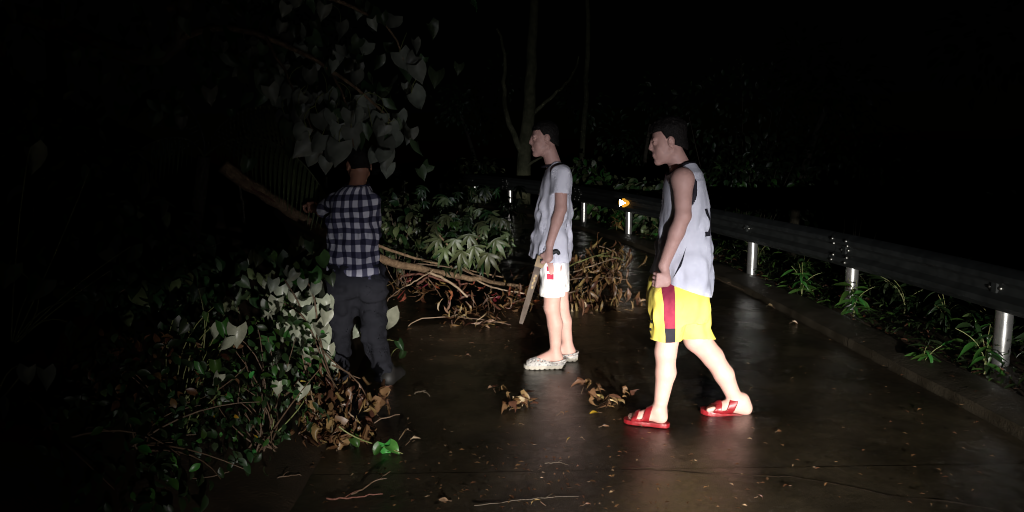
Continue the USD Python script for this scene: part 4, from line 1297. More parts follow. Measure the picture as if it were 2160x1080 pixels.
brn([(816, 634, 6.75), (838, 615, 6.8), (860, 602, 6.8)], (.006, .004), 'twig', seed=6)
brn([(903, 586, 7.0), (918, 606, 6.95), (931, 626, 6.85)], (.007, .004), 'twig', seed=7)
brn([(1005, 588, 7.4), (1035, 605, 7.3), (1075, 614, 7.3), (1112, 620, 7.3)], (.010, .007), 'stripped_wood', seed=8)
brn([(900, 470, 7.4), (930, 500, 7.35), (965, 545, 7.35), (1000, 580, 7.5)], (.010, .012), 'bark', seed=9)
brn([(965, 545, 7.35), (1010, 500, 7.3), (1040, 470, 7.3)], (.009, .005), 'twig', seed=10)
brn([(960, 540, 7.35), (950, 490, 7.5), (965, 445, 7.6)], (.010, .005), 'twig', seed=11)
brn([(1080, 500, 7.6), (1060, 540, 7.6), (1040, 585, 7.65)], (.008, .008), 'twig', seed=12)
brn([(500, 372, 5.6), (510, 420, 5.6), (515, 470, 5.6)], (.012, .006), 'dark_bark', seed=13)
for pix in ([(845, 585, 7.2), (880, 578, 7.25), (930, 590, 7.3), (985, 598, 7.4)], [(880, 600, 7.15), (900, 585, 7.2), (915, 575, 7.2)], [(960, 585, 7.3), (970, 600, 7.25), (965, 615, 7.2)], [(500, 375, 5.56), (545, 405, 5.66), (590, 432, 5.8)]):
    brn(pix, (.014, .009), 'red_bark', seed=len(pix))
# its green crown, leaves like open hands hanging down
for k in range(185):
    if k < 95:
        px, py, Y = r.uniform(905, 1075), r.uniform(430, 560), r.uniform(7.0, 7.7)
        if (px - 905) < (560 - py) * .25 - 10 or py < 430 + abs(px - 990) * .35:
            py = 490 + .4 * (py - 430)
        L, m_ = r.uniform(.09, .18), pick(r, (('leaf_sage', 3), ('leaf_green', 1), ('leaf_dark', 3)))
    else:
        px, py, Y = r.uniform(880, 1110), r.uniform(390, 530), r.uniform(7.8, 8.9)
        L, m_ = r.uniform(.10, .18), pick(r, (('leaf_sage', 1), ('leaf_dark', 5)))
    P.leaf('palmate', at(px, py, Y), np.array([r.normal(0, .5), -.35 + r.normal(0, .25), -.8]), np.array([r.normal(0, .35), -.8, .75]), L, m_, r)
for (px, py, ln, dg) in ((1030, 535, 60, 95), (975, 530, 50, 105), (1000, 520, 52, 70), (940, 525, 48, 120), (1045, 505, 50, 60), (925, 505, 45, 140), (990, 495, 50, 90), (960, 505, 48, 95)):
    P.leaf('palmate', at(px, py, 6.95), IMG(dg) + [0, -.25, 0], np.array([r.normal(0, .2), -.9, .5]), ln * 6.95 / F_PX, 'leaf_sage', r)
# withered and reddened leaves left along the trunk
for k in range(120):
    px = r.uniform(830, 1125)
    py = np.interp(px, [830, 1125], [585, 610]) + r.uniform(-12, 40)
    g = gp(px, min(py + 25, 690))
    p = np.array([(px - 1080) / F_PX * 7.4, r.uniform(6.9, 7.9), 0])
    p[2] = max(.02, at(px, py, p[1])[2])
    P.leaf('dead', p, np.array([r.normal(0, .7), r.normal(-.2, .6), -.5]), r.normal(0, 1, 3), r.uniform(.09, .17), pick(r, (('leaf_dead', 5), ('leaf_red', 2), ('leaf_straw', 1))), r)
P.done()


def withered(name, label, cat, loc, seed, spots, twigs, n, L, mats, hang=True, broad=.0, tw='twig', spread=(.05, .05, .04), group=None):
    """Broken branches with withered leaves: spots are (px, py, Y) the leaves gather round."""
    r = np.random.default_rng(seed)
    P = Plant(name, label, cat, loc, group)
    for i, (pix, rad, m_) in enumerate(twigs):
        P.stem([at(*q) for q in pix], rad, m_, 10, 'twig', .003, 5, seed + i)
    for k in range(n):
        s = spots[int(r.integers(len(spots)))]
        p = at(*s) + r.normal(0, spread)
        p[2] = max(p[2], .012)
        low = p[2] < .06
        d = np.array([r.normal(0, .55), r.normal(-.1, .55), (-.9 if hang else r.normal(.2, .5)) * (0.12 if low else 1)])
        P.leaf('deadheart' if r.random() < broad else 'dead' if r.random() < .75 else 'lance', p, d, np.array([r.normal(0, .7), r.normal(-.5, .6), .6 + r.normal(0, .4)]), r.uniform(*L), pick(r, mats), r)
    P.done()
    return P


withered('dead_branch', 'heap of withered brown leaves at the feet of the man in the check shirt', 'dead branch', gp(720, 930), 31,
         [(px, py, Y) for px, py, Y in ((660, 830, 4.25), (690, 820, 4.3), (720, 800, 4.4), (745, 815, 4.35), (775, 830, 4.3), (795, 845, 4.3), (665, 880, 4.1), (700, 870, 4.1), (730, 880, 4.1), (660, 910, 4.0), (700, 915, 4.0), (740, 915, 4.0), (680, 850, 4.15), (715, 850, 4.15), (690, 800, 4.4), (650, 895, 4.05), (770, 900, 4.05), (720, 925, 3.95))],
         [([(650, 600, 4.75), (668, 680, 4.6), (690, 770, 4.4), (725, 860, 4.2)], (.008, .004), 'twig'), ([(700, 770, 4.45), (740, 790, 4.4), (775, 840, 4.3), (800, 880, 4.15)], (.006, .003), 'twig'), ([(735, 870, 4.15), (760, 895, 4.1), (785, 915, 4.05)], (.005, .004), 'stripped_wood'),
          ([(635, 745, 4.35), (650, 800, 4.2), (664, 868, 4.05)], (.005, .004), 'stripped_wood'), ([(760, 912, 4.05), (800, 885, 4.1), (845, 876, 4.1)], (.005, .003), 'twig'), ([(690, 790, 4.35), (715, 830, 4.25), (720, 900, 4.1)], (.005, .003), 'twig'), ([(645, 640, 4.6), (700, 760, 4.45), (760, 800, 4.4)], (.006, .003), 'twig')],
         285, (.05, .10), (('leaf_dead', 6), ('leaf_straw', 2), ('leaf_tan', .35)), broad=.4, spread=(.045, .06, .035))
withered('dead_branch', 'arching dry twig with upright withered leaves on the road left of the standing man', 'dead branch', gp(1000, 690), 32,
         [(px, 672 + 6 * math.sin(px), 6.62) for px in range(935, 1078, 9)] + [(x, 655, 6.8) for x in range(960, 1030, 12)],
         [([(859, 690, 6.62), (875, 676, 6.7), (896, 671, 6.75), (969, 661, 6.9)], (.006, .004), 'stripped_wood'), ([(935, 668, 6.7), (1000, 672, 6.65), (1078, 684, 6.6)], (.006, .004), 'twig'), ([(1022, 618, 6.9), (1030, 640, 6.8), (1030, 670, 6.7)], (.004, .003), 'twig'), ([(1030, 625, 6.85), (1040, 640, 6.8), (1043, 660, 6.75)], (.004, .003), 'twig')],
         75, (.08, .14), (('leaf_dead', 4), ('leaf_straw', 3), ('leaf_tan', 1.2)), hang=False, spread=(.03, .06, .05))
withered('dead_branch', 'big heap of straw-brown withered leaves and stalks right of the standing man', 'dead branch', gp(1270, 640), 33,
         [(1240 + 30 * a, 545 + 26 * b, 8.3 - .28 * b) for a in (-1, 0, 1, 1.8) for b in range(0, 4)] + [(1260, 528, 8.6), (1280, 525, 8.6), (1300, 540, 8.5), (1225, 600, 7.9), (1310, 625, 7.6), (1250, 630, 7.5), (1285, 640, 7.45)],
         [([(1195, 565, 7.8), (1240, 545, 8.1), (1290, 530, 8.4)], (.008, .004), 'green_stem'), ([(1210, 575, 7.8), (1250, 560, 8.0), (1300, 545, 8.2)], (.007, .004), 'stripped_wood'), ([(1265, 520, 8.6), (1300, 535, 8.4), (1318, 565, 8.2)], (.007, .004), 'stripped_wood'), ([(1260, 540, 8.3), (1295, 542, 8.2), (1320, 550, 8.1)], (.006, .004), 'green_stem'), ([(1200, 590, 7.7), (1260, 585, 7.7), (1325, 590, 7.8)], (.008, .004), 'twig'), ([(1195, 620, 7.5), (1250, 600, 7.6), (1290, 560, 8.0)], (.008, .004), 'twig')],
         285, (.11, .21), (('leaf_dead', 5), ('leaf_straw', 5), ('leaf_tan', .4)), hang=True, spread=(.11, .16, .07))
withered('dead_branch', 'dark withered leaves lying behind the saw blade', 'dead branch', gp(1130, 640), 34,
         [(px, py, Y) for px in range(1090, 1215, 20) for py, Y in ((575, 8.2), (600, 7.9), (625, 7.6))],
         [([(1080, 640, 7.3), (1130, 620, 7.5), (1200, 600, 7.7)], (.008, .004), 'twig')], 90, (.09, .17), (('leaf_dead', 6), ('leaf_straw', 1), ('leaf_red', 1)), spread=(.12, .15, .06))

withered('leaf_clump', 'small clump of brown curled leaves on the road below the clogs', 'leaf clump', gp(1098, 862), 35, [(1080, 858, 4.45), (1098, 850, 4.5), (1110, 838, 4.6), (1090, 846, 4.55), (1120, 838, 4.6), (1045, 822, 4.75)], [], 30, (.045, .085), (('leaf_dead', 6), ('leaf_straw', 1)), hang=False, broad=.6, spread=(.03, .05, .02))
withered('leaf_clump', 'small clump of yellow-brown leaves on the road left of the walking man', 'leaf clump', gp(1275, 856), 36, [(1230, 824, 4.75), (1270, 850, 4.5), (1285, 842, 4.55), (1300, 838, 4.6), (1255, 838, 4.6), (1320, 840, 4.6)], [], 30, (.045, .085), (('leaf_dead', 6), ('leaf_straw', 1.5)), hang=False, broad=.6, spread=(.03, .05, .02))

# ---- shrub with pale leaves beside the dark trousers
r = np.random.default_rng(41)
b0 = base_at(-1.42, 4.55)
P = Plant('pale_leaved_shrub', 'shrub with whitish leaves left of the dark trousers', 'shrub', b0)
sts = [P.stem([b0 - [0, 0, .05], at(655, 720, 4.5), at(630, 640, 4.5), at(600, 590, 4.55)], (.008, .004), 'twig', 12), P.stem([b0, at(668, 690, 4.5), at(660, 620, 4.52), at(620, 560, 4.6)], (.008, .004), 'twig', 12), P.stem([at(600, 640, 4.45), at(640, 670, 4.42), at(680, 760, 4.35), at(700, 800, 4.3)], (.006, .004), 'twig', 12)]
wl = [(590, 615, 40, 90), (605, 600, 30, 60), (585, 640, 42, 100), (610, 665, 48, 95), (640, 640, 40, 110), (655, 660, 46, 80), (625, 700, 44, 100), (645, 705, 46, 75), (668, 690, 50, 60), (680, 640, 36, 70), (640, 600, 30, 100), (665, 610, 32, 90), (680, 720, 40, 85), (600, 580, 30, 45), (625, 585, 30, 130), (660, 745, 42, 120), (688, 668, 36, 95), (618, 630, 34, 95), (650, 625, 36, 60), (575, 600, 34, 100), (676, 705, 44, 50), (632, 672, 40, 70), (600, 690, 36, 110), (690, 740, 40, 90)]
for (px, py, ln, dg) in wl:
    Y = r.uniform(4.35, 4.6)
    P.leaf('heart', at(px, py - 10, Y), IMG(dg) + [0, r.uniform(-.4, .2), 0], np.array([r.normal(0, .25), .9, .35]), ln * Y / F_PX * .92, 'leaf_pale', r)
for k in range(60):
    px, py, Y = r.uniform(550, 700), r.uniform(530, 780), r.uniform(4.5, 5.0)
    P.leaf('heart', at(px, py, Y), np.array([r.normal(0, .6), r.normal(0, .4), -.9]), np.array([r.normal(0, .4), r.choice([-.7, .9]), .5]), r.uniform(.07, .12), pick(r, (('leaf_pale', 2), ('leaf_green', 1), ('leaf_dark', 3))), r)
for k in range(70):
    px, py, Y = r.uniform(430, 690), r.uniform(505, 650), r.uniform(4.9, 5.6)
    P.leaf('heart', at(px, py, Y), np.array([r.normal(0, .6), r.normal(0, .4), -.9]), np.array([r.normal(0, .4), r.choice([-.7, .9]), .5]), r.uniform(.08, .13), pick(r, (('leaf_sage', 2), ('leaf_dark', 3))), r)
P.done()

# ---- heart-leaved creepers low on the bank
r = np.random.default_rng(42)


def heart_plant(label, spots, root, seed):
    r = np.random.default_rng(seed)
    b0 = base_at(*root)
    P = Plant('heart_leaved_plant', label, 'plant', b0)
    for (px, py, ln, dg, Y, face, mt) in spots:
        p = at(px, py, Y)
        q = (b0 + p) / 2 + np.array([r.normal(0, .05), 0.06, .06])
        P.stem([b0 - [0, 0, .03], q, p], (.004, .0025), 'green_stem', 9, 'stalk', 0, 5)
        nr = np.array([r.normal(0, .25), .9, .4]) if face == 'u' else np.array([r.normal(0, .4), -.75, .7])
        P.leaf('heartfold' if face == 'f' else 'heart', p, IMG(dg) + [0, r.uniform(-.4, .1), 0], nr, ln * Y / F_PX * .78, mt, r)
    P.done()


heart_plant('three big heart-shaped leaves, two whitish, in front of the withered heap', [(588, 805, 42, 95, 3.9, 'u', 'leaf_pale'), (612, 802, 48, 80, 3.92, 'f', 'leaf_green'), (640, 815, 46, 110, 3.88, 'u', 'leaf_pale')], (-1.3, 4.0), 51)
heart_plant('heart-leaved plant with drooping pale-edged leaves, highest on the left bank', [(445, 690, 44, 60, 3.9, 'u', 'leaf_pale'), (468, 680, 56, 75, 3.92, 'f', 'leaf_green'), (500, 690, 62, 95, 3.88, 'u', 'leaf_pale'), (478, 712, 46, 100, 3.85, 'u', 'leaf_pale'), (418, 608, 44, 110, 4.0, 'u', 'leaf_dark'), (395, 680, 42, 120, 3.95, 'u', 'leaf_dark'), (365, 675, 44, 75, 4.0, 'u', 'leaf_dark'), (460, 640, 38, 60, 4.0, 'f', 'leaf_dark'), (440, 660, 36, 95, 4.0, 'f', 'leaf_green')], (-1.75, 3.9), 52)
heart_plant('glossy dark green heart leaves with one pale tip below the pale-edged plant', [(425, 765, 46, 80, 3.7, 'f', 'leaf_green'), (455, 760, 50, 90, 3.7, 'f', 'leaf_green'), (462, 790, 36, 115, 3.68, 'u', 'leaf_pale'), (478, 835, 28, 40, 3.6, 'f', 'leaf_green')], (-1.62, 3.65), 53)
heart_plant('large pale hanging leaf right of the check-shirted man at knee height', [(818, 655, 66, 82, 5.1, 'u', 'leaf_pale'), (760, 690, 40, 120, 5.4, 'u', 'leaf_pale'), (850, 740, 30, 110, 5.5, 'f', 'leaf_dark'), (840, 720, 34, 60, 5.5, 'f', 'leaf_dark')], (-.95, 5.6), 54)
heart_plant('dim pair of large heart leaves at the far left of the bank', [(60, 775, 56, 95, 3.3, 'u', 'leaf_grey'), (92, 780, 62, 80, 3.32, 'u', 'leaf_grey'), (-4, 850, 60, 60, 3.1, 'u', 'leaf_grey')], (-2.3, 3.3), 55)
heart_plant('dim single large heart leaf high at the left edge', [(62, 312, 78, 78, 3.9, 'u', 'leaf_pale'), (190, 355, 50, 110, 4.1, 'f', 'leaf_dark'), (20, 560, 70, 100, 3.7, 'u', 'leaf_dark'), (90, 590, 74, 115, 3.8, 'u', 'leaf_dark'), (200, 640, 54, 75, 3.9, 'u', 'leaf_dark'), (160, 690, 50, 120, 3.9, 'f', 'leaf_dark'), (275, 520, 64, 95, 4.3, 'u', 'leaf_dark'), (250, 560, 50, 60, 4.3, 'f', 'leaf_dark')], (-2.6, 3.9), 56)

# ---- bushes of the left bank
for i, (label, cs, n1, n2, shape, L, mats) in enumerate([
    ('small-leaved bright green bush beside the pale shrub', [((560, 740, 4.05), (.28, .22, .26))], 110, 60, 'oval', (.035, .07), (('leaf_green', 3), ('leaf_bright', .5), ('leaf_dark', 5))),
    ('low tangled bush with tiny yellow-green leaves left of the withered heap', [((560, 860, 3.75), (.28, .22, .17)), ((480, 830, 3.75), (.25, .22, .2))], 130, 110, 'oval', (.025, .055), (('leaf_green', 1.2), ('leaf_dark', 8), ('leaf_bright', .2), ('leaf_yellow', .12))),
    ('dark brownish scrub in the middle of the left bank', [((300, 800, 3.75), (.45, .3, .25))], 200, 260, 'oval', (.035, .07), (('leaf_dark', 5), ('leaf_dead', 2))),
    ('bright green sprig bush near the bottom left corner of the road', [((290, 930, 3.35), (.28, .2, .15)), ((430, 950, 3.4), (.3, .2, .13))], 140, 90, 'oval', (.03, .06), (('leaf_green', 1.2), ('leaf_dark', 7), ('leaf_bright', .3))),
    ('black-green leaf mass filling the bottom left corner', [((110, 960, 3.2), (.5, .3, .25)), ((200, 1050, 3.0), (.4, .25, .15))], 200, 260, 'oval', (.04, .075), (('leaf_dark', 5), ('leaf_green', 1))),
    ('tall dark leafy shrub left of the fallen trunk', [((235, 600, 5.0), (.6, .45, .6))], 200, 420, 'heart', (.08, .13), (('leaf_dark', 5), ('leaf_sage', 1))),
    ('tall dark leafy shrub at the left edge of the view', [((60, 480, 4.8), (.7, .5, .9))], 160, 380, 'heart', (.08, .13), (('leaf_dark', 5),)),
    ('grey-green shrub between the check shirt and the fallen green crown', [((845, 480, 8.6), (.38, .4, .42))], 130, 260, 'oval', (.08, .14), (('leaf_sage', 2), ('leaf_dark', 2))),
]):
    r = np.random.default_rng(60 + i)
    c0 = at(*cs[0][0])
    b0 = base_at(c0[0], c0[1])
    P = Plant('bush', label, 'bush', b0)
    for px, rd in cs:
        c = at(*px)
        for k in range(7):
            e = c + np.array(rd) * r.normal(0, .55, 3)
            P.stem([b0 + [r.normal(0, .05), r.normal(0, .05), -.03], (b0 + e) / 2 + r.normal(0, .04, 3), e], (.006, .002), 'twig', 8)
        cloud(P, r, n1 // len(cs), c, rd, shape, L, mats, face=(0, -.5, .2))
        cloud(P, r, n2 // len(cs), c + np.array([0, .1, -.02]), np.array(rd) * 1.1, shape, L, mats, single=False)
    P.done()

# ---- weeds along the right verge
r = np.random.default_rng(71)
weeds = [
    ('bright drooping weed with narrow leaves at the kerb before the third post', 1690, 625, .40, 30, 'leaf_green', 0), ('narrow-leaved weed clump around the foot of the third post', 1800, 668, .40, 30, 'leaf_green', 0),
    ('dark weed clump between the second and third posts under the beam', 1650, 560, .45, 26, 'leaf_green', .35), ('narrow-leaved weed clump just right of the third post', 1870, 665, .45, 28, 'leaf_dark', .2),
    ('weed with long leaves half way between the third and the nearest post', 1950, 700, .48, 30, 'leaf_dark', .2), ('small pale-leaved weed at the kerb left of the nearest post', 1945, 765, .28, 20, 'leaf_green', 0),
    ('long-bladed weed around the foot of the nearest post', 2075, 790, .42, 26, 'leaf_green', .0), ('dark weed at the right edge behind the nearest post', 2150, 760, .5, 26, 'leaf_dark', .25),
    ('dark weed clump behind the beam left of the nearest post', 2010, 690, .55, 26, 'leaf_dark', .5), ('grey weed beside the second post', 1560, 560, .35, 22, 'leaf_sage', .3),
    ('broad dark weed behind the third post', 1760, 600, .5, 26, 'leaf_dark', .5), ('small kerbside weed right of the second post', 1640, 610, .22, 16, 'leaf_green', 0),
    ('weed in the gap between the two far posts', 1275, 478, .5, 26, 'leaf_green', .3), ('low weed tuft right of the amber reflector', 1385, 510, .35, 22, 'leaf_green', .1), ('low yellowish tuft at the kerb left of the walking man', 1300, 488, .22, 16, 'leaf_straw', 0),
    ('dark leafy tuft under the beam behind the walking man', 1530, 535, .45, 24, 'leaf_dark', .4), ('grey leafy tuft just right of the farthest clear post', 1250, 455, .6, 26, 'leaf_sage', .5)]
for i, (label, px, py, hgt, n, mt, push) in enumerate(weeds):
    g = gp(px, py, .04)
    g = base_at(g[0] + push * .8, g[1])
    P = Plant('weed', label, 'weed', g)
    sc = max(.12, .16 * hgt / .4) * (1.0 if g[1] < 11 else 1.3)
    for k in range(max(4, n // 6)):
        a, le = r.uniform(0, 2 * np.pi), r.uniform(.4, 1.0)
        tip_ = g + np.array([math.cos(a) * hgt * .55 * le, math.sin(a) * hgt * .4 * le, hgt * r.uniform(.45, .95)])
        c = P.stem([g - [0, 0, .03], g + (tip_ - g) * [.25, .25, .65], tip_], (.0035, .002), 'green_stem', 9, 'stalk', 0, 5)
        for j in range(6):
            q = c[int(r.integers(2, 9))]
            a2 = r.uniform(0, 2 * np.pi)
            P.leaf('lance', q, np.array([math.cos(a2), math.sin(a2) * .8 - .2, r.uniform(-.5, .45)]), np.array([r.normal(0, .3), -.45, 1.0]), sc * r.uniform(.7, 1.35), mt if r.random() < .75 else 'leaf_dark', r)
    P.done()

# low growth carpeting the verge behind the kerb
ms = {'leaf_dark': [], 'leaf_green': [], 'leaf_dead': []}
kk = 0
while kk < 4600:
    s_ = r.uniform(11.3, 20.5) if kk % 5 < 3 else r.uniform(7, edge.L - 12)
    o_ = .40 + 1.6 * r.random() ** 1.3
    p0, _, rr = edge.frame(s_)
    x, y = p0 + rr * o_
    kk += 1
    z = float(ground_z(np.array([x]), np.array([y]))[0])
    hh = r.random() * .26 * min(1, (o_ - .3) / .6)
    mt = pick(r, (('leaf_dark', 6), ('leaf_green', 2), ('leaf_dead', 2)))
    a2 = r.uniform(0, 6.28)
    ms[mt].append(leaf_mesh('lance' if mt != 'leaf_dead' else 'dead', np.array([x, y, z + (hh if mt != 'leaf_dead' else .01)]), np.array([math.cos(a2), math.sin(a2), r.uniform(-.5, .5)]), np.array([r.normal(0, .4), -.4, 1]), r.uniform(.05, .13), r))
for k, m in ms.items():
    obj('ground_cover', cat_(m), M[k], None, smooth=True, kind='stuff', label='low dark growth of narrow leaves on the verge behind the kerb', cat='undergrowth')

# ---- shrubs beyond the crash barrier
for i, (label, cs, n1, n2, shape, L, mats) in enumerate([
    ('pale-lit shrub above the barrier just right of the standing man', [((1240, 375, 16.2), (.42, .4, .42)), ((1290, 392, 15.6), (.5, .4, .2)), ((1260, 450, 15.4), (.5, .3, .3))], 270, 300, 'oval', (.10, .20), (('leaf_pale', 3), ('leaf_sage', 3), ('leaf_green', 2))),
    ('dim shrub above the barrier left of the pale tree trunk', [((1000, 372, 21.5), (.8, .5, .5)), ((960, 430, 19.5), (.8, .5, .5))], 120, 400, 'oval', (.14, .24), (('leaf_sage', 3), ('leaf_dark', 3))),
    ('shrub above the barrier behind the amber reflector', [((1370, 400, 14.0), (.6, .4, .22)), ((1390, 460, 13.4), (.4, .3, .3))], 150, 260, 'oval', (.1, .18), (('leaf_sage', 3), ('leaf_dark', 3))),
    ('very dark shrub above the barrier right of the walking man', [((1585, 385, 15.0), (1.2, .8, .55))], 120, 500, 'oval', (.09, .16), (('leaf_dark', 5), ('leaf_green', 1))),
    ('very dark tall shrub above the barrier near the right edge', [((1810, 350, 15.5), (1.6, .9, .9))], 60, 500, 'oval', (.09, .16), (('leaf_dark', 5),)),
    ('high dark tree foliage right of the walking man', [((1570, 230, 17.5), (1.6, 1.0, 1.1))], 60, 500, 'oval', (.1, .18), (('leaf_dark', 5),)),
]):
    r = np.random.default_rng(90 + i)
    c0 = at(*cs[0][0])
    b0 = base_at(c0[0], c0[1])
    P = Plant('roadside_shrub', label, 'shrub', b0)
    for px, rd in cs:
        c = at(*px)
        for k in range(6):
            e = c + np.array(rd) * r.normal(0, .5, 3)
            P.stem([b0 + [r.normal(0, .08), r.normal(0, .08), -.1], (b0 + e) / 2 + r.normal(0, .08, 3), e], (.014, .004), 'dark_bark', 8)
        cloud(P, r, n1 // len(cs), c, rd, shape, L, mats, face=(0, -.6, .2))
        cloud(P, r, n2 // len(cs), c + np.array([0, .15, -.05]), np.array(rd) * 1.1, shape, L, mats, single=False)
    P.done()

# ---- trees beyond the barrier
def limbs_tree(name, label, base, limbs, mat_, crown, seed):
    r = np.random.default_rng(seed)
    b0 = base_at(*base)
    t = thing(name, label, 'tree', b0)
    for i, (pts, rad) in enumerate(limbs):
        c = curve([b0 - [0, 0, .3] if q == 'base' else at(*q) for q in pts], 16, .012, seed + i)
        obj('trunk' if i == 0 else 'limb', tube(c, np.linspace(*rad, 16), 12), M[mat_], t, smooth=True, off=b0)
    ms = []
    for c, rd, n in crown:
        for _ in range(n):
            u = unit(r.normal(size=3))
            p = np.asarray(c) + np.asarray(rd) * u * r.random() ** .4
            ms.append(leaf_mesh('oval', p, u + r.normal(0, .5, 3) + [0, 0, -.4], r.normal(0, .4, 3) + [0, 0, 1], r.uniform(.14, .26), r))
    if ms:
        obj('crown', cat_(ms), M['leaf_dark'], t, smooth=True, off=b0)


limbs_tree('pale_tree', 'pale lichen-covered forked tree behind the barrier, left of the standing man', (.33, 20.2), [
    (['base', (1104, 362, 20), (1113, 270, 20), (1120, 150, 20), (1126, 20, 20), (1130, -90, 20)], (.21, .09)), ([(1104, 330, 19.95), (1082, 280, 19.9), (1066, 235, 19.9), (1064, 160, 19.9), (1050, 60, 19.9)], (.085, .03)),
    ([(1121, 245, 20), (1150, 215, 20), (1182, 188, 20), (1220, 120, 20)], (.055, .02)), ([(1108, 352, 19.9), (1128, 340, 19.8), (1150, 325, 19.7)], (.045, .015))], 'pale_bark', [((.6, 20, 7.2), (2.6, 2.4, 1.6), 700)], 101)
limbs_tree('slim_tree', 'slim dim tree trunk rising behind the standing man', (1.95, 20.6), [(['base', (1226, 335, 20.4), (1234, 220, 20.4), (1240, 80, 20.4), (1236, -100, 20.4)], (.085, .05))], 'pale_bark', [((2.2, 20.6, 7.0), (1.6, 1.6, 1.5), 300)], 102)
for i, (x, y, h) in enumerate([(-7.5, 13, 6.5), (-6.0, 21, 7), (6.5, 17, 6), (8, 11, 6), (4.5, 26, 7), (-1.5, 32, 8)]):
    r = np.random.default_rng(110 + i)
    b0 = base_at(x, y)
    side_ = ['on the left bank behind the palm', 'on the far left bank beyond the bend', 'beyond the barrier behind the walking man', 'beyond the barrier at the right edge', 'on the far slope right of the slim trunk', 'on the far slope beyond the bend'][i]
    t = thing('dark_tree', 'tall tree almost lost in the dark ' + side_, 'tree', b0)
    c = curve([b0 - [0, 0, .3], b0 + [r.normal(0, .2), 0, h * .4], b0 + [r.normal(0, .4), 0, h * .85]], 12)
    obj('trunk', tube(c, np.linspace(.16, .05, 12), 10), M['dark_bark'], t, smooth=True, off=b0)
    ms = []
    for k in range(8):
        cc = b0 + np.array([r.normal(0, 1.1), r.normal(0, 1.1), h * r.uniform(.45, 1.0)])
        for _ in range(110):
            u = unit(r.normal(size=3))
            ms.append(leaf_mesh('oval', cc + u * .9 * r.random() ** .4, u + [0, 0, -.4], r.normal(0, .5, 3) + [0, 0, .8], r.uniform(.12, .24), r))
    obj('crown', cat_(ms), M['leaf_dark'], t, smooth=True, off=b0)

# ---- leaves and sticks lying on the road
r = np.random.default_rng(131)


def lay(px, py, name, label, L, mt, shape='dead', lift=.012, dirn=None, group=None, cat='leaf'):
    g = gp(px, py, lift)
    d = np.array([math.cos(r.uniform(0, 6.28)), r.normal(0, .6), r.uniform(-.05, .25)]) if dirn is None else np.asarray(dirn, float)
    L = L * .8
    m = leaf_mesh(shape, np.zeros(3), d, np.array([r.normal(0, .4), -.3 + r.normal(0, .3), 1.0]), L, r)
    v = m[0] - [0, 0, min(0, m[0][:, 2].min())]
    t = UsdGeom.Xform.Define(stage, pathname(name, None))
    t.AddTranslateOp().Set(Gf.Vec3d(*map(float, g - [0, 0, lift - .004])))
    p = meta(t.GetPrim(), label, cat, group)
    obj('blade', (v, m[1]), M[mt], p, smooth=True)
    obj('petiole', tube(curve([v[0] * 0 + [0, 0, v[:, 2].mean()], unit(-d) * L * .2 + [0, 0, v[:, 2].mean() * .6], unit(-d) * L * .42 + [0, 0, .004]], 6), .0016, 4), M['twig'], p)


for (px, py, L, mt, sh_, label) in [
    (1040, 824, .09, 'leaf_tan', 'dead', 'pale tan curled leaf on the road below and left of the speckled clogs'), (1085, 860, .11, 'leaf_tan', 'deadheart', 'pinkish tan rolled leaf on the road between the clogs and the puddled foreground'),
    (1107, 842, .13, 'leaf_straw', 'dead', 'brown leaf with raised pale tip beside the rolled tan leaf'), (1232, 826, .12, 'leaf_dead', 'deadheart', 'dark brown curled leaf right of the clog reflection'),
    (1262, 868, .075, 'leaf_yellow', 'oval', 'small bright yellow leaf left of the red sandals'), (1280, 852, .12, 'leaf_straw', 'dead', 'yellow-brown curled leaf touching the small yellow leaf'),
    (1305, 838, .10, 'leaf_dead', 'dead', 'dim brown leaf half way between the yellow leaf and the walking leg'), (1125, 714, .14, 'leaf_straw', 'dead', 'flat brown leaf left of the standing man above his clogs'),
    (1250, 664, .10, 'leaf_tan', 'oval', 'pale oval leaf on the road right of the bare shins'), (1180, 874, .05, 'leaf_dead', 'dead', 'tiny dark leaf in the reflection below the clogs'),
    (990, 749, .045, 'leaf_tan', 'oval', 'tiny whitish leaf alone on the dark road left of the standing man'), (945, 1053, .055, 'leaf_tan', 'oval', 'small pale leaf near the bottom edge of the picture'),
    (862, 912, .14, 'leaf_tan', 'dead', 'large pale tan leaf with torn edge at the tip of the withered heap'), (865, 932, .11, 'leaf_tan', 'dead', 'tan curled leaf lying flat in front of the torn tan leaf'),
    (1196, 927, .04, 'leaf_yellow', 'dead', 'tiny yellow leaf below the reflection of the clogs'), (1270, 898, .06, 'leaf_dead', 'dead', 'small dark leaf just below the yellow leaf'), (1140, 1063, .07, 'leaf_straw', 'dead', 'thin brown leaf at the bottom edge below the long straw'),
    (1630, 632, .10, 'leaf_tan', 'oval', 'pale leaf on the kerb left of the third post'), (1672, 664, .07, 'leaf_tan', 'dead', 'small pale scrap on the kerb edge before the bright weed'), (1925, 742, .09, 'leaf_straw', 'dead', 'buff leaf lying at the edge of the weeds left of the nearest post'),
    (548, 770, .06, 'leaf_yellow', 'oval', 'small orange-yellow leaf hanging in the bright green bush')]:
    if px == 548:
        continue
    lay(px, py, 'fallen_leaf', label, L, mt, sh_, lift=.085 if px > 1600 else .012)
for k in range(34):
    px, py = r.uniform(860, 1700), r.uniform(690, 1075)
    if r.random() < .4:
        px, py = r.uniform(1340, 1420), r.uniform(500, 660)
    g = gp(px, py)
    if lateral(np.array([g[0]]), np.array([g[1]]))[0] > -.1:
        continue
    lay(px, py, 'fallen_leaf', 'small scrap of leaf scattered on the wet road', r.uniform(.02, .05), pick(r, (('leaf_tan', 1), ('leaf_straw', 2), ('leaf_dead', 3))), 'dead' if r.random() < .6 else 'oval', .01, group='scraps of leaf on the road')


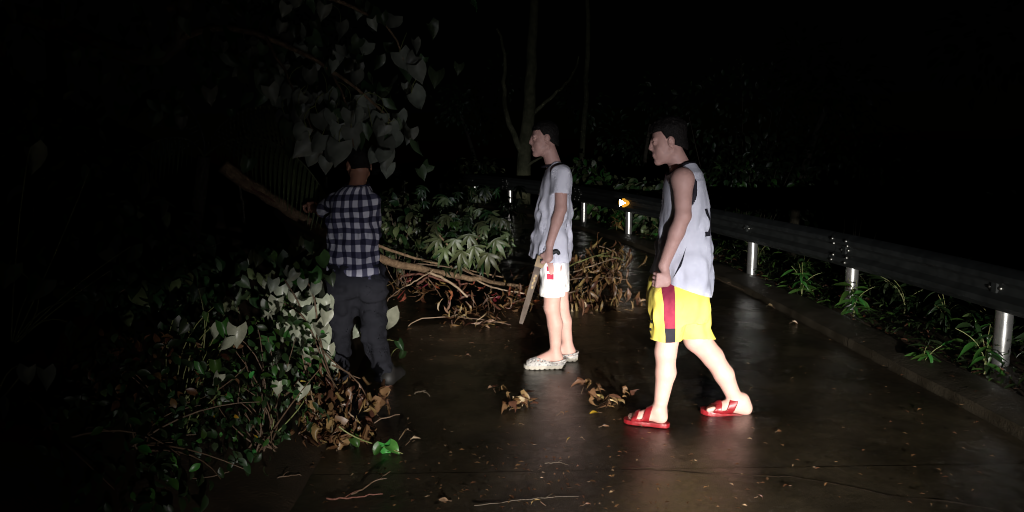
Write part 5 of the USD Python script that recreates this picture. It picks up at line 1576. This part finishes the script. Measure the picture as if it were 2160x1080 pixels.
def stick(label, pix, rad, mt, z=.012, knots=()):
    c = curve([gp(px, py, zz_) for px, py, zz_ in pix], 14, .002, len(label))
    t = thing('stick', label, 'stick', c[0])
    obj('stem', tube(c, np.linspace(rad, rad * .55, 14), 6), M[mt], t, smooth=True, off=c[0])
    for i, (k, L, a) in enumerate(knots):
        d = unit(c[min(k + 1, 13)] - c[k])
        e = c[k] + np.array([d[0] * math.cos(a) - d[1] * math.sin(a), d[0] * math.sin(a) + d[1] * math.cos(a), .12]) * L
        obj('side_twig', tube(curve([c[k], (c[k] + e) / 2 + [0, 0, .004], e], 6), np.linspace(rad * .6, rad * .3, 6), 5), M[mt], t, smooth=True, off=c[0])


stick('red-brown stick lying at the bottom of the picture left of centre', [(690, 1052, .01), (740, 1050, .012), (806, 1041, .015)], .005, 'red_bark', knots=((4, .08, .8),))
stick('thin bent stick rising just behind the red-brown stick', [(742, 1044, .01), (780, 1022, .02), (824, 993, .03)], .0045, 'twig', knots=((7, .06, -.7),))
stick('thin curved pale twig near the left road edge', [(560, 1022, .01), (600, 1004, .03), (636, 1003, .01)], .004, 'twig', knots=((6, .05, .9),))
stick('long thin straw curving along the bottom edge of the road', [(1000, 1068, .006), (1100, 1054, .006), (1220, 1047, .006)], .002, 'straw', knots=((9, .05, .5),))
stick('short bent whitish stick on the road right of the dark trousers', [(874, 830, .012), (892, 826, .03), (908, 836, .012)], .006, 'straw', knots=((5, .03, .9),))
stick('thin straw on the road in front of the two reflections', [(1150, 978, .006), (1180, 976, .008), (1200, 980, .006)], .002, 'straw', knots=((7, .03, .7),))
stick('stick fallen along the kerb behind the walking man', [(1510, 585, .09), (1540, 600, .09), (1570, 612, .09)], .005, 'twig', knots=((6, .05, .7),))

# trailing vine with a bright green leaf
r = np.random.default_rng(141)
b0 = gp(715, 900, .12)
P = Plant('trailing_vine', 'vine trailing from the withered heap to a bright green leaf on the road', 'vine', b0)
P.stem([b0, gp(750, 922, .06), gp(800, 940, .03), gp(850, 957, .012)], (.004, .0025), 'green_stem', 12)
for (px, py, ln, mt, dg) in ((812, 936, 34, 'leaf_bright', 80), (822, 940, 30, 'leaf_bright', 40), (802, 942, 26, 'leaf_green', 120), (752, 915, 34, 'leaf_green', 100), (745, 925, 26, 'leaf_green', 60)):
    P.leaf('heart', gp(px, py, .04), IMG(dg) * [1, 1, .6] + [0, -.4, 0], np.array([0, -.6, .8]), ln * 4.0 / F_PX, mt, r)
P.done()

# fine litter: bits of leaf, grit and bark over the road and the kerb
r = np.random.default_rng(151)
ms = {'leaf_dead': [], 'leaf_straw': [], 'leaf_tan': []}
n_ = 0
while n_ < 750:
    q = r.random()
    px, py = (r.uniform(560, 2100), r.uniform(640, 1080)) if q < .45 else (r.normal(1120, 190), r.uniform(940, 1080)) if q < .65 else (r.uniform(1180, 1480), r.uniform(480, 700)) if q < .85 else (r.uniform(820, 1150), r.uniform(600, 760))
    g = gp(px, py)
    d = lateral(np.array([g[0]]), np.array([g[1]]))[0]
    if d > .3 or d < -WIDTH + .05 or g[1] > 14:
        continue
    z = .075 if d > 0 else .009
    n_ += 1
    a, L = r.uniform(0, 6.28), r.uniform(.006, .018)
    v = np.array([(-L, 0, 0), (0, -L * .4, .004), (L, 0, .002), (0, L * .4, .005)]) * r.uniform(.6, 1.3, (4, 1))
    v[:, 2] += r.uniform(0, .004, 4)
    v = v @ np.array([[math.cos(a), math.sin(a), 0], [-math.sin(a), math.cos(a), 0], [0, 0, 1]]) + [g[0], g[1], z]
    ms[pick(r, (('leaf_dead', 5), ('leaf_straw', 3), ('leaf_tan', 1)))].append((v, np.array([[0, 1, 2], [0, 2, 3]])))
for k, m in ms.items():
    obj('leaf_litter', cat_(m), M[k], None, kind='stuff', label='fine leaf litter and grit scattered over the wet road', cat='litter')
